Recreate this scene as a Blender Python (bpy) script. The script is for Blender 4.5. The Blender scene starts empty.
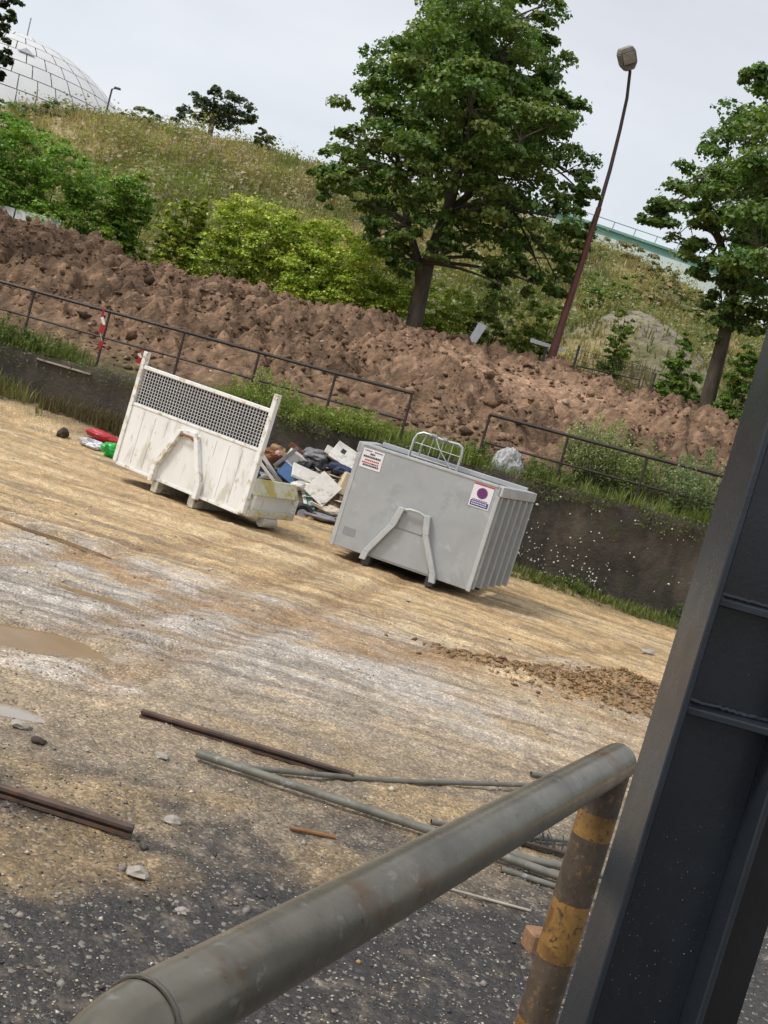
import bpy, bmesh, math, random
import numpy as np
from mathutils import Vector, Matrix, Euler
R_ = math.radians
sc = bpy.context.scene
col = sc.collection
rng = np.random.default_rng(7)
random.seed(7)

# ------------------------------------------------------------------ camera
TH = R_(15.5); F = 1100.0; H = 1.8; PIT = math.atan(85/1100.0)
K = math.tan(R_(1.5))                      # the yard falls gently to the right
fwd = np.array([0, math.cos(PIT), -math.sin(PIT)])
RX = np.array([1., 0, 0]); UP = np.array([0, math.sin(PIT), math.cos(PIT)])
CR = math.cos(TH)*RX + math.sin(TH)*UP
CU = -math.sin(TH)*RX + math.cos(TH)*UP
CAM = np.array([0, 0, H])
cd = bpy.data.cameras.new('camera'); cam = bpy.data.objects.new('camera', cd); col.objects.link(cam)
cam.matrix_world = Matrix(((CR[0], CU[0], -fwd[0], 0), (CR[1], CU[1], -fwd[1], 0), (CR[2], CU[2], -fwd[2], H), (0, 0, 0, 1)))
cd.sensor_fit = 'VERTICAL'; cd.sensor_height = 24; cd.lens = F*24/1024; cd.clip_start = 0.05; cd.clip_end = 2000
sc.camera = cam

# ------------------------------------------------------------------ sky, sun, exposure
SUN_EL, SUN_AZ = R_(54), R_(246)           # azimuth clockwise from +Y
w = bpy.data.worlds.new('World'); sc.world = w; w.use_nodes = True
nt = w.node_tree; nt.nodes.clear()
out = nt.nodes.new('ShaderNodeOutputWorld')
sky = nt.nodes.new('ShaderNodeTexSky'); sky.sky_type = 'NISHITA'; sky.sun_disc = False
sky.sun_elevation = SUN_EL; sky.sun_rotation = SUN_AZ; sky.dust_density = 3
b1 = nt.nodes.new('ShaderNodeBackground'); b1.inputs[1].default_value = 0.05
nt.links.new(sky.outputs[0], b1.inputs[0])
tc = nt.nodes.new('ShaderNodeTexCoord'); no = nt.nodes.new('ShaderNodeTexNoise'); no.inputs['Scale'].default_value = 2.2
no.inputs['Detail'].default_value = 5; no.inputs['Distortion'].default_value = .4
mp = nt.nodes.new('ShaderNodeMapping'); mp.inputs['Scale'].default_value = (1, 1, 2.4)
nt.links.new(tc.outputs['Generated'], mp.inputs[0]); nt.links.new(mp.outputs[0], no.inputs['Vector'])
cr_ = nt.nodes.new('ShaderNodeValToRGB')
cr_.color_ramp.elements[0].position = .3; cr_.color_ramp.elements[0].color = (.76, .745, .72, 1)
cr_.color_ramp.elements[1].position = .7; cr_.color_ramp.elements[1].color = (1.06, 1.03, .98, 1)
nt.links.new(no.outputs['Fac'], cr_.inputs[0])
b2 = nt.nodes.new('ShaderNodeBackground'); b2.inputs[1].default_value = 0.445
nt.links.new(cr_.outputs[0], b2.inputs[0])
ad = nt.nodes.new('ShaderNodeAddShader'); nt.links.new(b1.outputs[0], ad.inputs[0]); nt.links.new(b2.outputs[0], ad.inputs[1])
nt.links.new(ad.outputs[0], out.inputs[0])
sl = bpy.data.lights.new('sun', 'SUN'); so = bpy.data.objects.new('sun', sl); col.objects.link(so)
sl.energy = 1.5; sl.angle = R_(12); sl.color = (1, .97, .92)
sd = Vector((math.sin(SUN_AZ)*math.cos(SUN_EL), math.cos(SUN_AZ)*math.cos(SUN_EL), math.sin(SUN_EL)))
so.rotation_euler = sd.to_track_quat('Z', 'Y').to_euler()
sc.view_settings.view_transform = 'Standard'; sc.view_settings.look = 'None'
sc.view_settings.exposure = 0.58; sc.view_settings.gamma = 1

# ------------------------------------------------------------------ pixel helpers (direction only; depth is always given by what a thing stands on)
def ray(x, y): return fwd + CR*(x-384)/F - CU*(y-512)/F
def PY(x, y, Y): d = ray(x, y); return CAM + d*Y/d[1]
def G(x, y, z=0.): d = ray(x, y); return CAM + d*((z-H)/(d[2]+K*d[0]))
def mpp(Y): return Y/F

# ------------------------------------------------------------------ numpy noise
def _h(ix, iy, s):
    n = (ix.astype(np.int64)*374761393 + iy.astype(np.int64)*668265263 + s*1442695041) & 0xffffffff
    n = ((n ^ (n >> 13))*1274126177) & 0xffffffff
    n = ((n ^ (n >> 16))*2246822519) & 0xffffffff
    return ((n ^ (n >> 15)) & 0xffffff)/float(0xffffff)
def vn(x, y, s=0):
    x = np.asarray(x, float); y = np.asarray(y, float)
    ix = np.floor(x); iy = np.floor(y); fx = x-ix; fy = y-iy
    fx = fx*fx*(3-2*fx); fy = fy*fy*(3-2*fy)
    a = _h(ix, iy, s); b = _h(ix+1, iy, s); c = _h(ix, iy+1, s); d = _h(ix+1, iy+1, s)
    return (a*(1-fx)+b*fx)*(1-fy) + (c*(1-fx)+d*fx)*fy
def fbm(x, y, s=0, o=4):
    t = 0; a = .5; n = 0
    for k in range(o):
        t = t + a*vn(x*2**k+17.3*k, y*2**k+9.1*k, s+k); n += a; a *= .5
    return t/n
def sst(a, b, x): t = np.clip((x-a)/(b-a), 0, 1); return t*t*(3-2*t)

# ------------------------------------------------------------------ materials
def ramp(nt, pts, src):
    r = nt.nodes.new('ShaderNodeValToRGB'); e = r.color_ramp.elements
    while len(e) < len(pts): e.new(.5)
    for i, (p, c) in enumerate(pts):
        e[i].position = p; e[i].color = (*c, 1) if len(c) == 3 else c
    nt.links.new(src, r.inputs[0]); return r.outputs[0]
def mixc(nt, f, a, b, mode='MIX'):
    m = nt.nodes.new('ShaderNodeMix'); m.data_type = 'RGBA'; m.blend_type = mode
    for s, v in ((m.inputs[0], f), (m.inputs[6], a), (m.inputs[7], b)):
        if isinstance(v, (int, float)): s.default_value = v
        elif isinstance(v, tuple): s.default_value = (*v, 1)
        else: nt.links.new(v, s)
    return m.outputs[2]
def noise(nt, vec, scale, detail=5, dist=0, rough=.55):
    n = nt.nodes.new('ShaderNodeTexNoise'); n.inputs['Scale'].default_value = scale; n.inputs['Detail'].default_value = detail
    n.inputs['Distortion'].default_value = dist; n.inputs['Roughness'].default_value = rough
    nt.links.new(vec, n.inputs['Vector']); return n.outputs['Fac']
def bump(nt, h, strength, dist, bs):
    b = nt.nodes.new('ShaderNodeBump'); b.inputs['Strength'].default_value = strength; b.inputs['Distance'].default_value = dist
    nt.links.new(h, b.inputs['Height']); nt.links.new(b.outputs[0], bs.inputs['Normal'])
MATS = {}
def M(name, base, var=.25, scale=6, rough=.6, metal=0., spots=None, stretch=(1, 1, 1), bmp=.25, bdist=.004, bscale=40, coat=0., spec=.5):
    """painted / metal / plastic surface with mottling, optional stain colour  spots=(colour, threshold, scale)"""
    if name in MATS: return MATS[name]
    m = bpy.data.materials.new(name); m.use_nodes = True; nt = m.node_tree; bs = nt.nodes['Principled BSDF']
    t = nt.nodes.new('ShaderNodeTexCoord'); mp = nt.nodes.new('ShaderNodeMapping'); mp.inputs['Scale'].default_value = stretch
    nt.links.new(t.outputs['Object'], mp.inputs[0]); v = mp.outputs[0]
    n1 = noise(nt, v, scale, 6, .6)
    d = tuple(c*(1-var) for c in base); l = tuple(min(1, c*(1+var)) for c in base)
    c = ramp(nt, [(.3, d), (.7, l)], n1)
    if spots:
        for (sc_, th, ss) in (spots if isinstance(spots, list) else [spots]):
            n2 = noise(nt, v, ss, 8, .3, .65)
            f = ramp(nt, [(th, (0, 0, 0)), (min(1, th+.09), (1, 1, 1))], n2)
            c = mixc(nt, f, c, sc_)
    nt.links.new(c, bs.inputs['Base Color'])
    n3 = noise(nt, v, scale*2.3, 4)
    mr = nt.nodes.new('ShaderNodeMapRange'); mr.inputs['To Min'].default_value = max(.03, rough-.15); mr.inputs['To Max'].default_value = min(1, rough+.15)
    nt.links.new(n3, mr.inputs[0]); nt.links.new(mr.outputs[0], bs.inputs['Roughness'])
    bs.inputs['Metallic'].default_value = metal; bs.inputs['Coat Weight'].default_value = coat; bs.inputs['Specular IOR Level'].default_value = spec
    if bmp: bump(nt, noise(nt, v, bscale, 6), bmp, bdist, bs)
    MATS[name] = m; return m
def MA(name, rough=.6, trans=0., nscale=30, nvar=.2, spec=.4, bmp=0, bscale=30, bdist=.02):
    """material that takes its colour from the attribute 'col' (alpha = wetness where used)"""
    if name in MATS: return MATS[name]
    m = bpy.data.materials.new(name); m.use_nodes = True; nt = m.node_tree; bs = nt.nodes['Principled BSDF']
    a = nt.nodes.new('ShaderNodeAttribute'); a.attribute_name = 'col'
    g = nt.nodes.new('ShaderNodeNewGeometry')
    n = noise(nt, g.outputs['Position'], nscale, 4)
    c = mixc(nt, 1., a.outputs['Color'], ramp(nt, [(.25, (1-nvar,)*3), (.75, (1+nvar,)*3)], n), 'MULTIPLY')
    nt.links.new(c, bs.inputs['Base Color']); bs.inputs['Roughness'].default_value = rough; bs.inputs['Specular IOR Level'].default_value = spec
    if bmp: bump(nt, noise(nt, g.outputs['Position'], bscale, 6), bmp, bdist, bs)
    if trans:
        tr = nt.nodes.new('ShaderNodeBsdfTranslucent'); nt.links.new(mixc(nt, 1., c, (1.1, 1.25, .5), 'MULTIPLY'), tr.inputs[0])
        ms = nt.nodes.new('ShaderNodeMixShader'); ms.inputs[0].default_value = trans
        nt.links.new(bs.outputs[0], ms.inputs[1]); nt.links.new(tr.outputs[0], ms.inputs[2])
        nt.links.new(ms.outputs[0], nt.nodes['Material Output'].inputs[0])
    MATS[name] = m; return m

# ------------------------------------------------------------------ mesh helpers
def link(name, me, mat=None, parent=None):
    o = bpy.data.objects.new(name, me); col.objects.link(o)
    if mat is not None: me.materials.append(mat)
    if parent is not None: o.parent = parent
    return o
def fast_mesh(name, V, Fc, cols=None, smooth=False):
    V = np.ascontiguousarray(V, np.float32); Fc = np.ascontiguousarray(Fc, np.int32); m, k = Fc.shape
    me = bpy.data.meshes.new(name); me.vertices.add(len(V)); me.vertices.foreach_set('co', V.ravel())
    me.loops.add(m*k); me.loops.foreach_set('vertex_index', Fc.ravel())
    me.polygons.add(m); me.polygons.foreach_set('loop_start', np.arange(0, m*k, k, dtype=np.int32))
    me.polygons.foreach_set('loop_total', np.full(m, k, np.int32))
    if smooth: me.polygons.foreach_set('use_smooth', np.ones(m, bool))
    if cols is not None:
        a = me.color_attributes.new('col', 'FLOAT_COLOR', 'POINT')
        cc = np.ones((len(V), 4), np.float32); cc[:, :cols.shape[1]] = cols; a.data.foreach_set('color', cc.ravel())
    me.update(calc_edges=True); return me
def grid_faces(nr, nc):
    i = np.arange(nr-1)[:, None]*nc + np.arange(nc-1)[None, :]
    return np.stack([i, i+1, i+nc+1, i+nc], -1).reshape(-1, 4)
def tag(o, label=None, cat=None, group=None, kind=None):
    if label: o['label'] = label
    if cat: o['category'] = cat
    if group: o['group'] = group
    if kind: o['kind'] = kind
    return o
def thing(name, label, cat, loc=(0, 0, 0), rot=(0, 0, 0), group=None):
    o = bpy.data.objects.new(name, None); col.objects.link(o); o.location = loc; o.rotation_euler = rot
    o.empty_display_size = .2
    return tag(o, label, cat, group)
class MB:
    def __init__(s): s.v = []; s.f = []
    def add(s, V, Fc):
        b = len(s.v); s.v += [tuple(map(float, p)) for p in V]; s.f += [tuple(b+i for i in f) for f in Fc]; return s
    def hexa(s, P):                      # 8 points: bottom 4 ccw, top 4 ccw
        return s.add(P, [(3, 2, 1, 0), (4, 5, 6, 7), (0, 1, 5, 4), (1, 2, 6, 5), (2, 3, 7, 6), (3, 0, 4, 7)])
    def box(s, c, d, rot=None):
        x, y, z = (q/2 for q in d)
        P = [Vector(p) for p in ((-x, -y, -z), (x, -y, -z), (x, y, -z), (-x, y, -z), (-x, -y, z), (x, -y, z), (x, y, z), (-x, y, z))]
        if rot is not None: P = [Euler(rot).to_matrix() @ p for p in P]
        return s.hexa([p+Vector(c) for p in P])
    def lim(s, x0, x1, y0, y1, z0, z1): return s.box(((x0+x1)/2, (y0+y1)/2, (z0+z1)/2), (x1-x0, y1-y0, z1-z0))
    def tube(s, pts, r, n=10, cap=True):
        pts = [Vector(p) for p in pts]; N = len(pts); rr = r if isinstance(r, (list, tuple, np.ndarray)) else [r]*N
        t0 = (pts[1]-pts[0]).normalized(); up = Vector((0, 0, 1)) if abs(t0.z) < .9 else Vector((1, 0, 0))
        x = t0.cross(up).normalized(); V = []; Fc = []
        for i, p in enumerate(pts):
            a = (pts[i]-pts[i-1]).normalized() if i else t0
            b = (pts[i+1]-pts[i]).normalized() if i < N-1 else a
            t = (a+b).normalized(); x = (x-t*x.dot(t)).normalized(); y = t.cross(x)
            k = 1/max(.5, math.sqrt(max(.05, (1+a.dot(b))/2)))
            for j in range(n):
                q = 2*math.pi*j/n; V.append(p+(x*math.cos(q)+y*math.sin(q))*rr[i])
        for i in range(N-1):
            for j in range(n): Fc.append((i*n+j, i*n+(j+1) % n, (i+1)*n+(j+1) % n, (i+1)*n+j))
        if cap: Fc.append(tuple(reversed(range(n)))); Fc.append(tuple((N-1)*n+j for j in range(n)))
        return s.add(V, Fc)
    def poly(s, pts2, y0, y1):           # prism: outline in xz, extruded along y
        n = len(pts2); V = [(x, y0, z) for x, z in pts2]+[(x, y1, z) for x, z in pts2]
        return s.add(V, [tuple(range(n)), tuple(reversed(range(n, 2*n)))]+[(i, n+i, n+(i+1) % n, (i+1) % n) for i in range(n)])
    def build(s, name, mat, parent=None, smooth=False, bevel=0, label=None):
        me = bpy.data.meshes.new(name); me.from_pydata(s.v, [], s.f); me.update()
        bm = bmesh.new(); bm.from_mesh(me); bmesh.ops.recalc_face_normals(bm, faces=bm.faces)
        if bevel: bmesh.ops.bevel(bm, geom=bm.edges[:], offset=bevel, segments=1, affect='EDGES', clamp_overlap=True)
        bm.to_mesh(me); bm.free()
        if smooth:
            me.polygons.foreach_set('use_smooth', np.ones(len(me.polygons), bool))
            try: me.set_sharp_from_angle(angle=R_(45))
            except Exception: pass
        o = link(name, me, mat, parent)
        if label: o['label'] = label
        return o

# ================================================================== GROUND
def wall_y(x): return 17.62 + (4.9-np.asarray(x, float))*0.155
def wall_top(x): return 1.62 - (5-np.asarray(x, float))*.022
def ell(x, y, c, a, b, ang):
    dx = x-c[0]; dy = y-c[1]; u = dx*math.cos(ang)+dy*math.sin(ang); v = -dx*math.sin(ang)+dy*math.cos(ang)
    return np.sqrt((u/a)**2+(v/b)**2)
PUD = [  # centre, semi axes, angle, depth
    (G(22, 633), .62, .26, .25, .06), (G(35, 530), .95, .12, -.30, .075), (G(75, 543), .45, .12, -.26, .07),
    (G(8, 706), .22, .12, .1, .035), (G(105, 597), .42, .13, .0, .05), (G(160, 645), .32, .07, .2, .05), (G(330, 572), .24, .09, .1, .05)]
def streaks(x, y):
    t = y-.06*x+.012*(x+1)**2; t2 = y+.32*x-.02*x*x
    a = fbm(x*.22+3, t*3.2, 211, 4); b = fbm(x*.30+9, t*9.0, 221, 3); c = fbm(x*.25+5, t2*5.0, 241, 4)
    return a*.6+b*.4, b, c
def ground_parts(x, y):
    tr = fbm(x*.35+3, (y-.12*x)*2.6, 11, 5)            # tyre-drawn streaks, mostly across the view
    tr2 = fbm((x-.5*y)*.45, (y+.25*x)*2.2+40, 31, 4)
    lump = fbm(x*1.1, y*1.1, 51, 4); fine = fbm(x*9, y*9, 71, 4)
    tr = tr*.7+.3*fbm(x*.9+8, (y-.15*x)*8, 21, 4)
    return tr, tr2, lump, fine
RUT = [(G(95, 625), G(360, 560), .16), (G(180, 655), G(420, 575), .14), (G(0, 505), G(330, 600), .2), (G(60, 480), G(330, 545), .15), (G(420, 655), G(620, 650), .15),
       (G(0, 560), G(250, 540), .15)]
def dist_seg(x, y, a, b):
    dx, dy = b[0]-a[0], b[1]-a[1]; t = np.clip(((x-a[0])*dx+(y-a[1])*dy)/(dx*dx+dy*dy), -.15, 1.15)
    return np.hypot(x-a[0]-t*dx, y-a[1]-t*dy)
MOUNDS = [(G(585, 692), .75, .50, .2, .26), (G(632, 690), .55, .45, 0, .26), (G(480, 662), .5, .22, .1, .12), (G(370, 880), .5, .3, .4, .03), (G(420, 800), .5, .2, .3, .035), (G(200, 800), .4, .15, .5, .03)]
def ground_h(x, y):
    x = np.asarray(x, float); y = np.asarray(y, float)
    tr, tr2, lump, fine = ground_parts(x, y)
    far = sst(3.2, 9, y)
    z = -K*x + (tr-.5)*.035 + (streaks(x, y)[0]-.5)*.022*far + (tr2-.5)*.02*far + (lump-.5)*.035 + (fine-.5)*.02
    rough = fbm(x*26, y*26, 91, 3); z = z+(rough-.5)*.010
    for a, b, wd in RUT:
        d = dist_seg(x, y, a, b)+ (vn(x*3, y*3, 5)-.5)*.08
        z = z - .018*np.exp(-(d/wd)**2) + .008*np.exp(-((d-wd*1.6)/(wd*.6))**2)
    for c, a, b, an, h in MOUNDS:
        e = ell(x, y, c, a, b, an); m = np.exp(-e**2*1.2); z = z + m*h*(.25+1.5*fbm(x*6, y*6, 97, 4)**1.3)*.5
    for c, a, b, an, dp in PUD:
        e = ell(x, y, c, a, b, an)+(fbm(x*3.5, y*3.5, 44, 3)-.5)*.55
        z = z*(1) - dp*(1-sst(.75, 1.2, e)) + (-K*c[0]-z)*(1-sst(.9, 2.0, e))*.8
    sh = sst(1.6, .1, wall_y(x)-y); z = z+sh*(.10+.10*lump+.25*sst(-1, -7, x))
    return z
def ground_col(x, y):
    tr, tr2, lump, fine = ground_parts(x, y)
    big = fbm(x*.55+9, y*.55, 131, 4); md = fbm(x*2.2, y*2.2, 141, 4); sp = fbm(x*14, y*14, 151, 3)
    n = len(x)
    tan = np.array([.43, .335, .215]); yel = np.array([.585, .41, .20]); wht = np.array([.55, .50, .44]); blk = np.array([.026, .025, .025]); dk = np.array([.17, .135, .10]); ora = np.array([.38, .22, .09])
    grt = np.array([.25, .225, .19])
    c = np.tile(tan, (n, 1)); wet = np.full(n, .3)
    sa, sb, sc_ = streaks(x, y)
    def mx(f, q): nonlocal c; c = c*(1-f[:, None])+q*f[:, None]
    mx(sst(.42, .62, md*.5+big*.5)*.6, grt)
    fy_ = sst(7.5, 10.5, y+(sa-.5)*6+(md-.5)*2); mx(fy_*.9, yel)
    mx(sst(.47, .40, sa)*sst(8, 11, y)*.55, np.array([.62, .50, .32]))
    mx(sst(.52, .60, sc_)*sst(6, 9, y)*.45, ora*.8)
    # pale wet films left by wheels: only where streaks and patches agree
    e1 = ell(x, y, (-1.7, 8.3), 3.3, 2.1, -.1)+(md-.5)*.9
    f1 = (1-sst(.6, 1.15, e1))*sst(.40, .53, sa*.65+md*.35); mx(f1*.93, wht); wet = np.maximum(wet, f1*.85)
    e2 = ell(x, y, (2.0, 10.2), 3.2, 1.3, .25)+(md-.5)*1.; f2 = (1-sst(.6, 1.1, e2))*sst(.47, .57, sa); mx(f2*.55, wht); wet = np.maximum(wet, f2*.7)
    e3 = ell(x, y, (-.4, 9.2), 2.4, .6, .05)+(md-.5)*1.6; mx((1-sst(.5, 1., e3))*.6, ora)
    e5 = ell(x, y, (-1.5, 5.9), .9, .18, .1)+(md-.5)*1.5; mx((1-sst(.5, 1., e5))*.7, wht*1.1)
    mx(sst(.53, .60, sb)*sst(5.5, 7.5, y)*(.30+.35*sst(.45, .6, md)), np.array([.19, .14, .085]))   # thin dark tyre lines
    mx(sst(.60, .66, fbm(x*.6, (y-.08*x)*16, 251, 3))*sst(5, 6, y)*sst(14, 10, y)*.5, np.array([.13, .105, .08]))
    for cc, a, b, an, h in MOUNDS[:3]:
        e = ell(x, y, cc, a, b, an)+(md-.5)*.8; mx((1-sst(.7, 1.4, e))*.85, np.array([.24, .145, .062]))
    edge = 4.95+.40*(x+.2)+(md-.5)*1.5+(big-.5)*1.6
    fg = 1-sst(.2, 2.2, y-edge+(md-.5)*1.2); mx(fg*.62, dk*.75)
    fb = 1-sst(-1.3, .9, y-edge+(sp-.5)*1.2); mx(fb*.93, blk); wet = np.maximum(wet, fb*.6)
    mx(fb*sst(.58, .70, sp)*.25, dk*1.3)
    for cc, a, b, an, h in MOUNDS[3:]:
        e = ell(x, y, cc, a, b, an)+(md-.5)*1.3; mx((1-sst(.3, 1.0, e))*.45, yel*.6)
    for p_, d_ in (((80, 790), .3), ((60, 850), .35), ((280, 745), .5), ((440, 830), .35)):
        g = G(*p_); e = np.hypot((x-g[0])/d_/1.8, (y-g[1])/d_)+(md-.5)*1.6; mx((1-sst(.3, 1., e))*.55, yel*.62)
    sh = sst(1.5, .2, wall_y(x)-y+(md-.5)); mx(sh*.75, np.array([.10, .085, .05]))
    for a, b, wd in RUT: d = dist_seg(x, y, a, b); tr_ = np.sin(((x-a[0])*(b[0]-a[0])+(y-a[1])*(b[1]-a[1]))/math.hypot(b[0]-a[0], b[1]-a[1])*34+np.sign(vn(x*7, y*7, 77)-.5)); mx(np.exp(-(d/wd)**4)*(.30+.28*sst(-.2, .4, tr_)), ora*.62)
    for cc, a, b, an, dp in PUD:
        e = ell(x, y, cc, a, b, an); f = (1-sst(.9, 1.6, e)); wet = np.maximum(wet, f*.95); mx(f*.3, np.array([.2, .13, .06]))
    c = c*(.72+.56*sp[:, None])*(.86+.28*fine[:, None])
    return np.concatenate([np.clip(c, .01, .9), np.clip(wet+(sp-.5)*.3, 0, 1)[:, None]], 1)

def ground_mat():
    m = bpy.data.materials.new('yard_ground'); m.use_nodes = True; nt = m.node_tree; bs = nt.nodes['Principled BSDF']
    a = nt.nodes.new('ShaderNodeAttribute'); a.attribute_name = 'col'; g = nt.nodes.new('ShaderNodeNewGeometry'); P = g.outputs['Position']
    def vor(scale):
        v = nt.nodes.new('ShaderNodeTexVoronoi'); v.inputs['Scale'].default_value = scale; nt.links.new(P, v.inputs['Vector']); return v
    v1 = vor(75); v2 = vor(28)
    bw = nt.nodes.new('ShaderNodeSeparateColor'); nt.links.new(v1.outputs['Color'], bw.inputs[0])
    c = mixc(nt, .9, a.outputs['Color'], ramp(nt, [(0, (.55,)*3), (.6, (.95,)*3), (.85, (1.25,)*3), (1, (1.75, 1.7, 1.6))], bw.outputs[0]), 'MULTIPLY')
    bw2 = nt.nodes.new('ShaderNodeSeparateColor'); nt.links.new(v1.outputs['Color'], bw2.inputs[0])
    c = mixc(nt, ramp(nt, [(.94, (0, 0, 0)), (.96, (.55, .55, .55))], bw2.outputs[1]), c, (.36, .33, .28))
    c = mixc(nt, .8, c, ramp(nt, [(.3, (.75,)*3), (.7, (1.2,)*3)], noise(nt, P, 7, 8, .5, .65)), 'MULTIPLY')
    nt.links.new(c, bs.inputs['Base Color'])
    mr = nt.nodes.new('ShaderNodeMapRange'); mr.inputs['To Min'].default_value = .85; mr.inputs['To Max'].default_value = .18
    nt.links.new(a.outputs['Alpha'], mr.inputs[0]); nt.links.new(mr.outputs[0], bs.inputs['Roughness'])
    bs.inputs['Specular IOR Level'].default_value = .5
    ma = nt.nodes.new('ShaderNodeMath'); ma.operation = 'MULTIPLY_ADD'; ma.inputs[1].default_value = -.6
    nt.links.new(v1.outputs['Distance'], ma.inputs[0]); nt.links.new(noise(nt, P, 35, 8, 0, .7), ma.inputs[2])
    bump(nt, ma.outputs[0], .6, .010, bs); return m
nc = 460; ang = np.concatenate([np.linspace(-1.25, -.45, 40)[:-1], np.linspace(-.45, .45, nc), np.linspace(.45, 1.25, 40)[1:]])
rad = [.5]
while rad[-1] < 34: rad.append(rad[-1]+max(.018, .0085*rad[-1]*(.55 if rad[-1] < 14 else 1)))
rad = np.array(rad); AP = (0.3, -1.2)
X = AP[0]+np.sin(ang)[None, :]*rad[:, None]; Yg = AP[1]+np.cos(ang)[None, :]*rad[:, None]
lim = wall_y(X)+.25; Yc = np.minimum(Yg, lim)
x, y = X.ravel(), Yc.ravel()
V = np.stack([x, y, ground_h(x, y)], 1)
fc = grid_faces(*X.shape); ok = (Yg.ravel()[fc] < lim.ravel()[fc]+.001).any(1)
GROUND_M = ground_mat()
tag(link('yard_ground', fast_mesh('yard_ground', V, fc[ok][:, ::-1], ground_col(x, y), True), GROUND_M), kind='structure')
MB().lim(-700, 700, -300, 1100, -2.2, -1.9).build('terrain', M('far_soil', (.10, .09, .05), rough=.9))['kind'] = 'structure'
# the yard behind and beside the fan, so that the ground goes on outside the frame
xx, yy = np.meshgrid(np.linspace(-26, 26, 90), np.linspace(-16, 17.2, 70)); xx = xx.ravel(); yy = yy.ravel()
V = np.stack([xx, yy, -K*xx-.10], 1)
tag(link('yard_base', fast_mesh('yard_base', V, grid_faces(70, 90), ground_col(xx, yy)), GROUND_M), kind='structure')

# puddles
pm = M('muddy_water', (.25, .155, .066), var=.12, scale=3, rough=.12, bmp=.05, bdist=.002, bscale=14, spec=.3)
pm2 = M('clear_puddle', (.33, .29, .24), var=.1, scale=3, rough=.10, bmp=.03, bdist=.002, bscale=14, spec=.9)
for i, (c, a, b, an, dp) in enumerate(PUD):
    n = 40; pts = []
    for k in range(n):
        q = 2*math.pi*k/n; u, v = 1.5*a*math.cos(q), 1.5*b*math.sin(q)
        px_, py_ = c[0]+u*math.cos(an)-v*math.sin(an), c[1]+u*math.sin(an)+v*math.cos(an)
        pts.append((px_, py_, -K*px_-.030))
    o = MB().add(pts, [tuple(range(n))]).build('puddle', pm2 if i == 3 else pm)
    tag(o, kind='structure')

# loose gravel: far too many stones to count
def ico():
    t = (1+5**.5)/2; v = np.array([(-1, t, 0), (1, t, 0), (-1, -t, 0), (1, -t, 0), (0, -1, t), (0, 1, t), (0, -1, -t), (0, 1, -t), (t, 0, -1), (t, 0, 1), (-t, 0, -1), (-t, 0, 1)], float)
    v /= np.linalg.norm(v[0]); f = np.array([(0, 11, 5), (0, 5, 1), (0, 1, 7), (0, 7, 10), (0, 10, 11), (1, 5, 9), (5, 11, 4), (11, 10, 2), (10, 7, 6), (7, 1, 8), (3, 9, 4), (3, 4, 2), (3, 2, 6), (3, 6, 8), (3, 8, 9), (4, 9, 5), (2, 4, 11), (6, 2, 10), (8, 6, 7), (9, 8, 1)])
    return v, f
IV, IF = ico()
OV = np.array([(1, 0, 0), (-1, 0, 0), (0, 1, 0), (0, -1, 0), (0, 0, 1), (0, 0, -1)], float)
OF = np.array([(0, 2, 4), (2, 1, 4), (1, 3, 4), (3, 0, 4), (2, 0, 5), (1, 2, 5), (3, 1, 5), (0, 3, 5)])
def scatter(name, P, S, C, tv, tf, mat, flat=.6, jit=.35, parent=None, smooth=False):
    n = len(P); k = len(tv)
    T = np.tile(tv, (n, 1, 1))*(1+(rng.random((n, k, 1))-.5)*2*jit)
    T = T*(S[:, None, None])*np.stack([.7+.8*rng.random(n), .7+.8*rng.random(n), flat*(.7+.6*rng.random(n))], 1)[:, None, :]
    a = rng.random(n)*6.283; ca, sa = np.cos(a)[:, None], np.sin(a)[:, None]
    b = (rng.random(n)-.5)*1.0; cb, sb = np.cos(b)[:, None], np.sin(b)[:, None]
    yv = T[:, :, 1]*cb-T[:, :, 2]*sb; zv = T[:, :, 1]*sb+T[:, :, 2]*cb
    xr = T[:, :, 0]*ca-yv*sa; yr = T[:, :, 0]*sa+yv*ca
    Vv = np.stack([xr, yr, zv], 2)+P[:, None, :]
    Fv = (tf[None]+(np.arange(n)*k)[:, None, None]).reshape(-1, 3)
    me = fast_mesh(name, Vv.reshape(-1, 3), Fv, np.repeat(C, k, 0), smooth)
    return link(name, me, mat, parent)
STONE_M = MA('loose_stone', rough=.55, nscale=60, nvar=.25)
pal = np.array([(.52, .47, .37), (.42, .36, .26), (.33, .29, .24), (.20, .18, .16), (.06, .055, .05), (.62, .58, .50), (.34, .22, .10)])
def gravel(name, n, y0, y1, s0, s1, pw, spread=.46):
    yv = y0+(y1-y0)*rng.random(n)**1.25; xv = (rng.random(n)*2-1)*(yv+1.2)*spread+.3
    k = fbm(xv*1.5, yv*1.5, 301, 3)>.30+.3*rng.random(n); xv, yv = xv[k], yv[k]; n = len(xv)
    s = s0+(s1-s0)*rng.random(n)**pw
    ci = rng.choice(len(pal), n, p=[.17, .22, .20, .18, .10, .06, .07])
    dkn = (yv < 5.0+.4*xv) & (rng.random(n) < .62); ci[dkn] = rng.choice([3, 4, 2], dkn.sum(), p=[.4, .4, .2])
    P = np.stack([xv, yv, ground_h(xv, yv)+s*.2], 1)
    return tag(scatter(name, P, s, pal[ci]*(.75+.45*rng.random((n, 1))), OV, OF, STONE_M), 'pale and dark loose stones scattered over the yard ground', 'gravel', kind='stuff')
gravel('gravel', 70000, 2.2, 9.5, .0016, .0065, 2.6)
gravel('coarse_gravel', 2400, 2.4, 15.5, .006, .020, 3.6)

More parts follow.
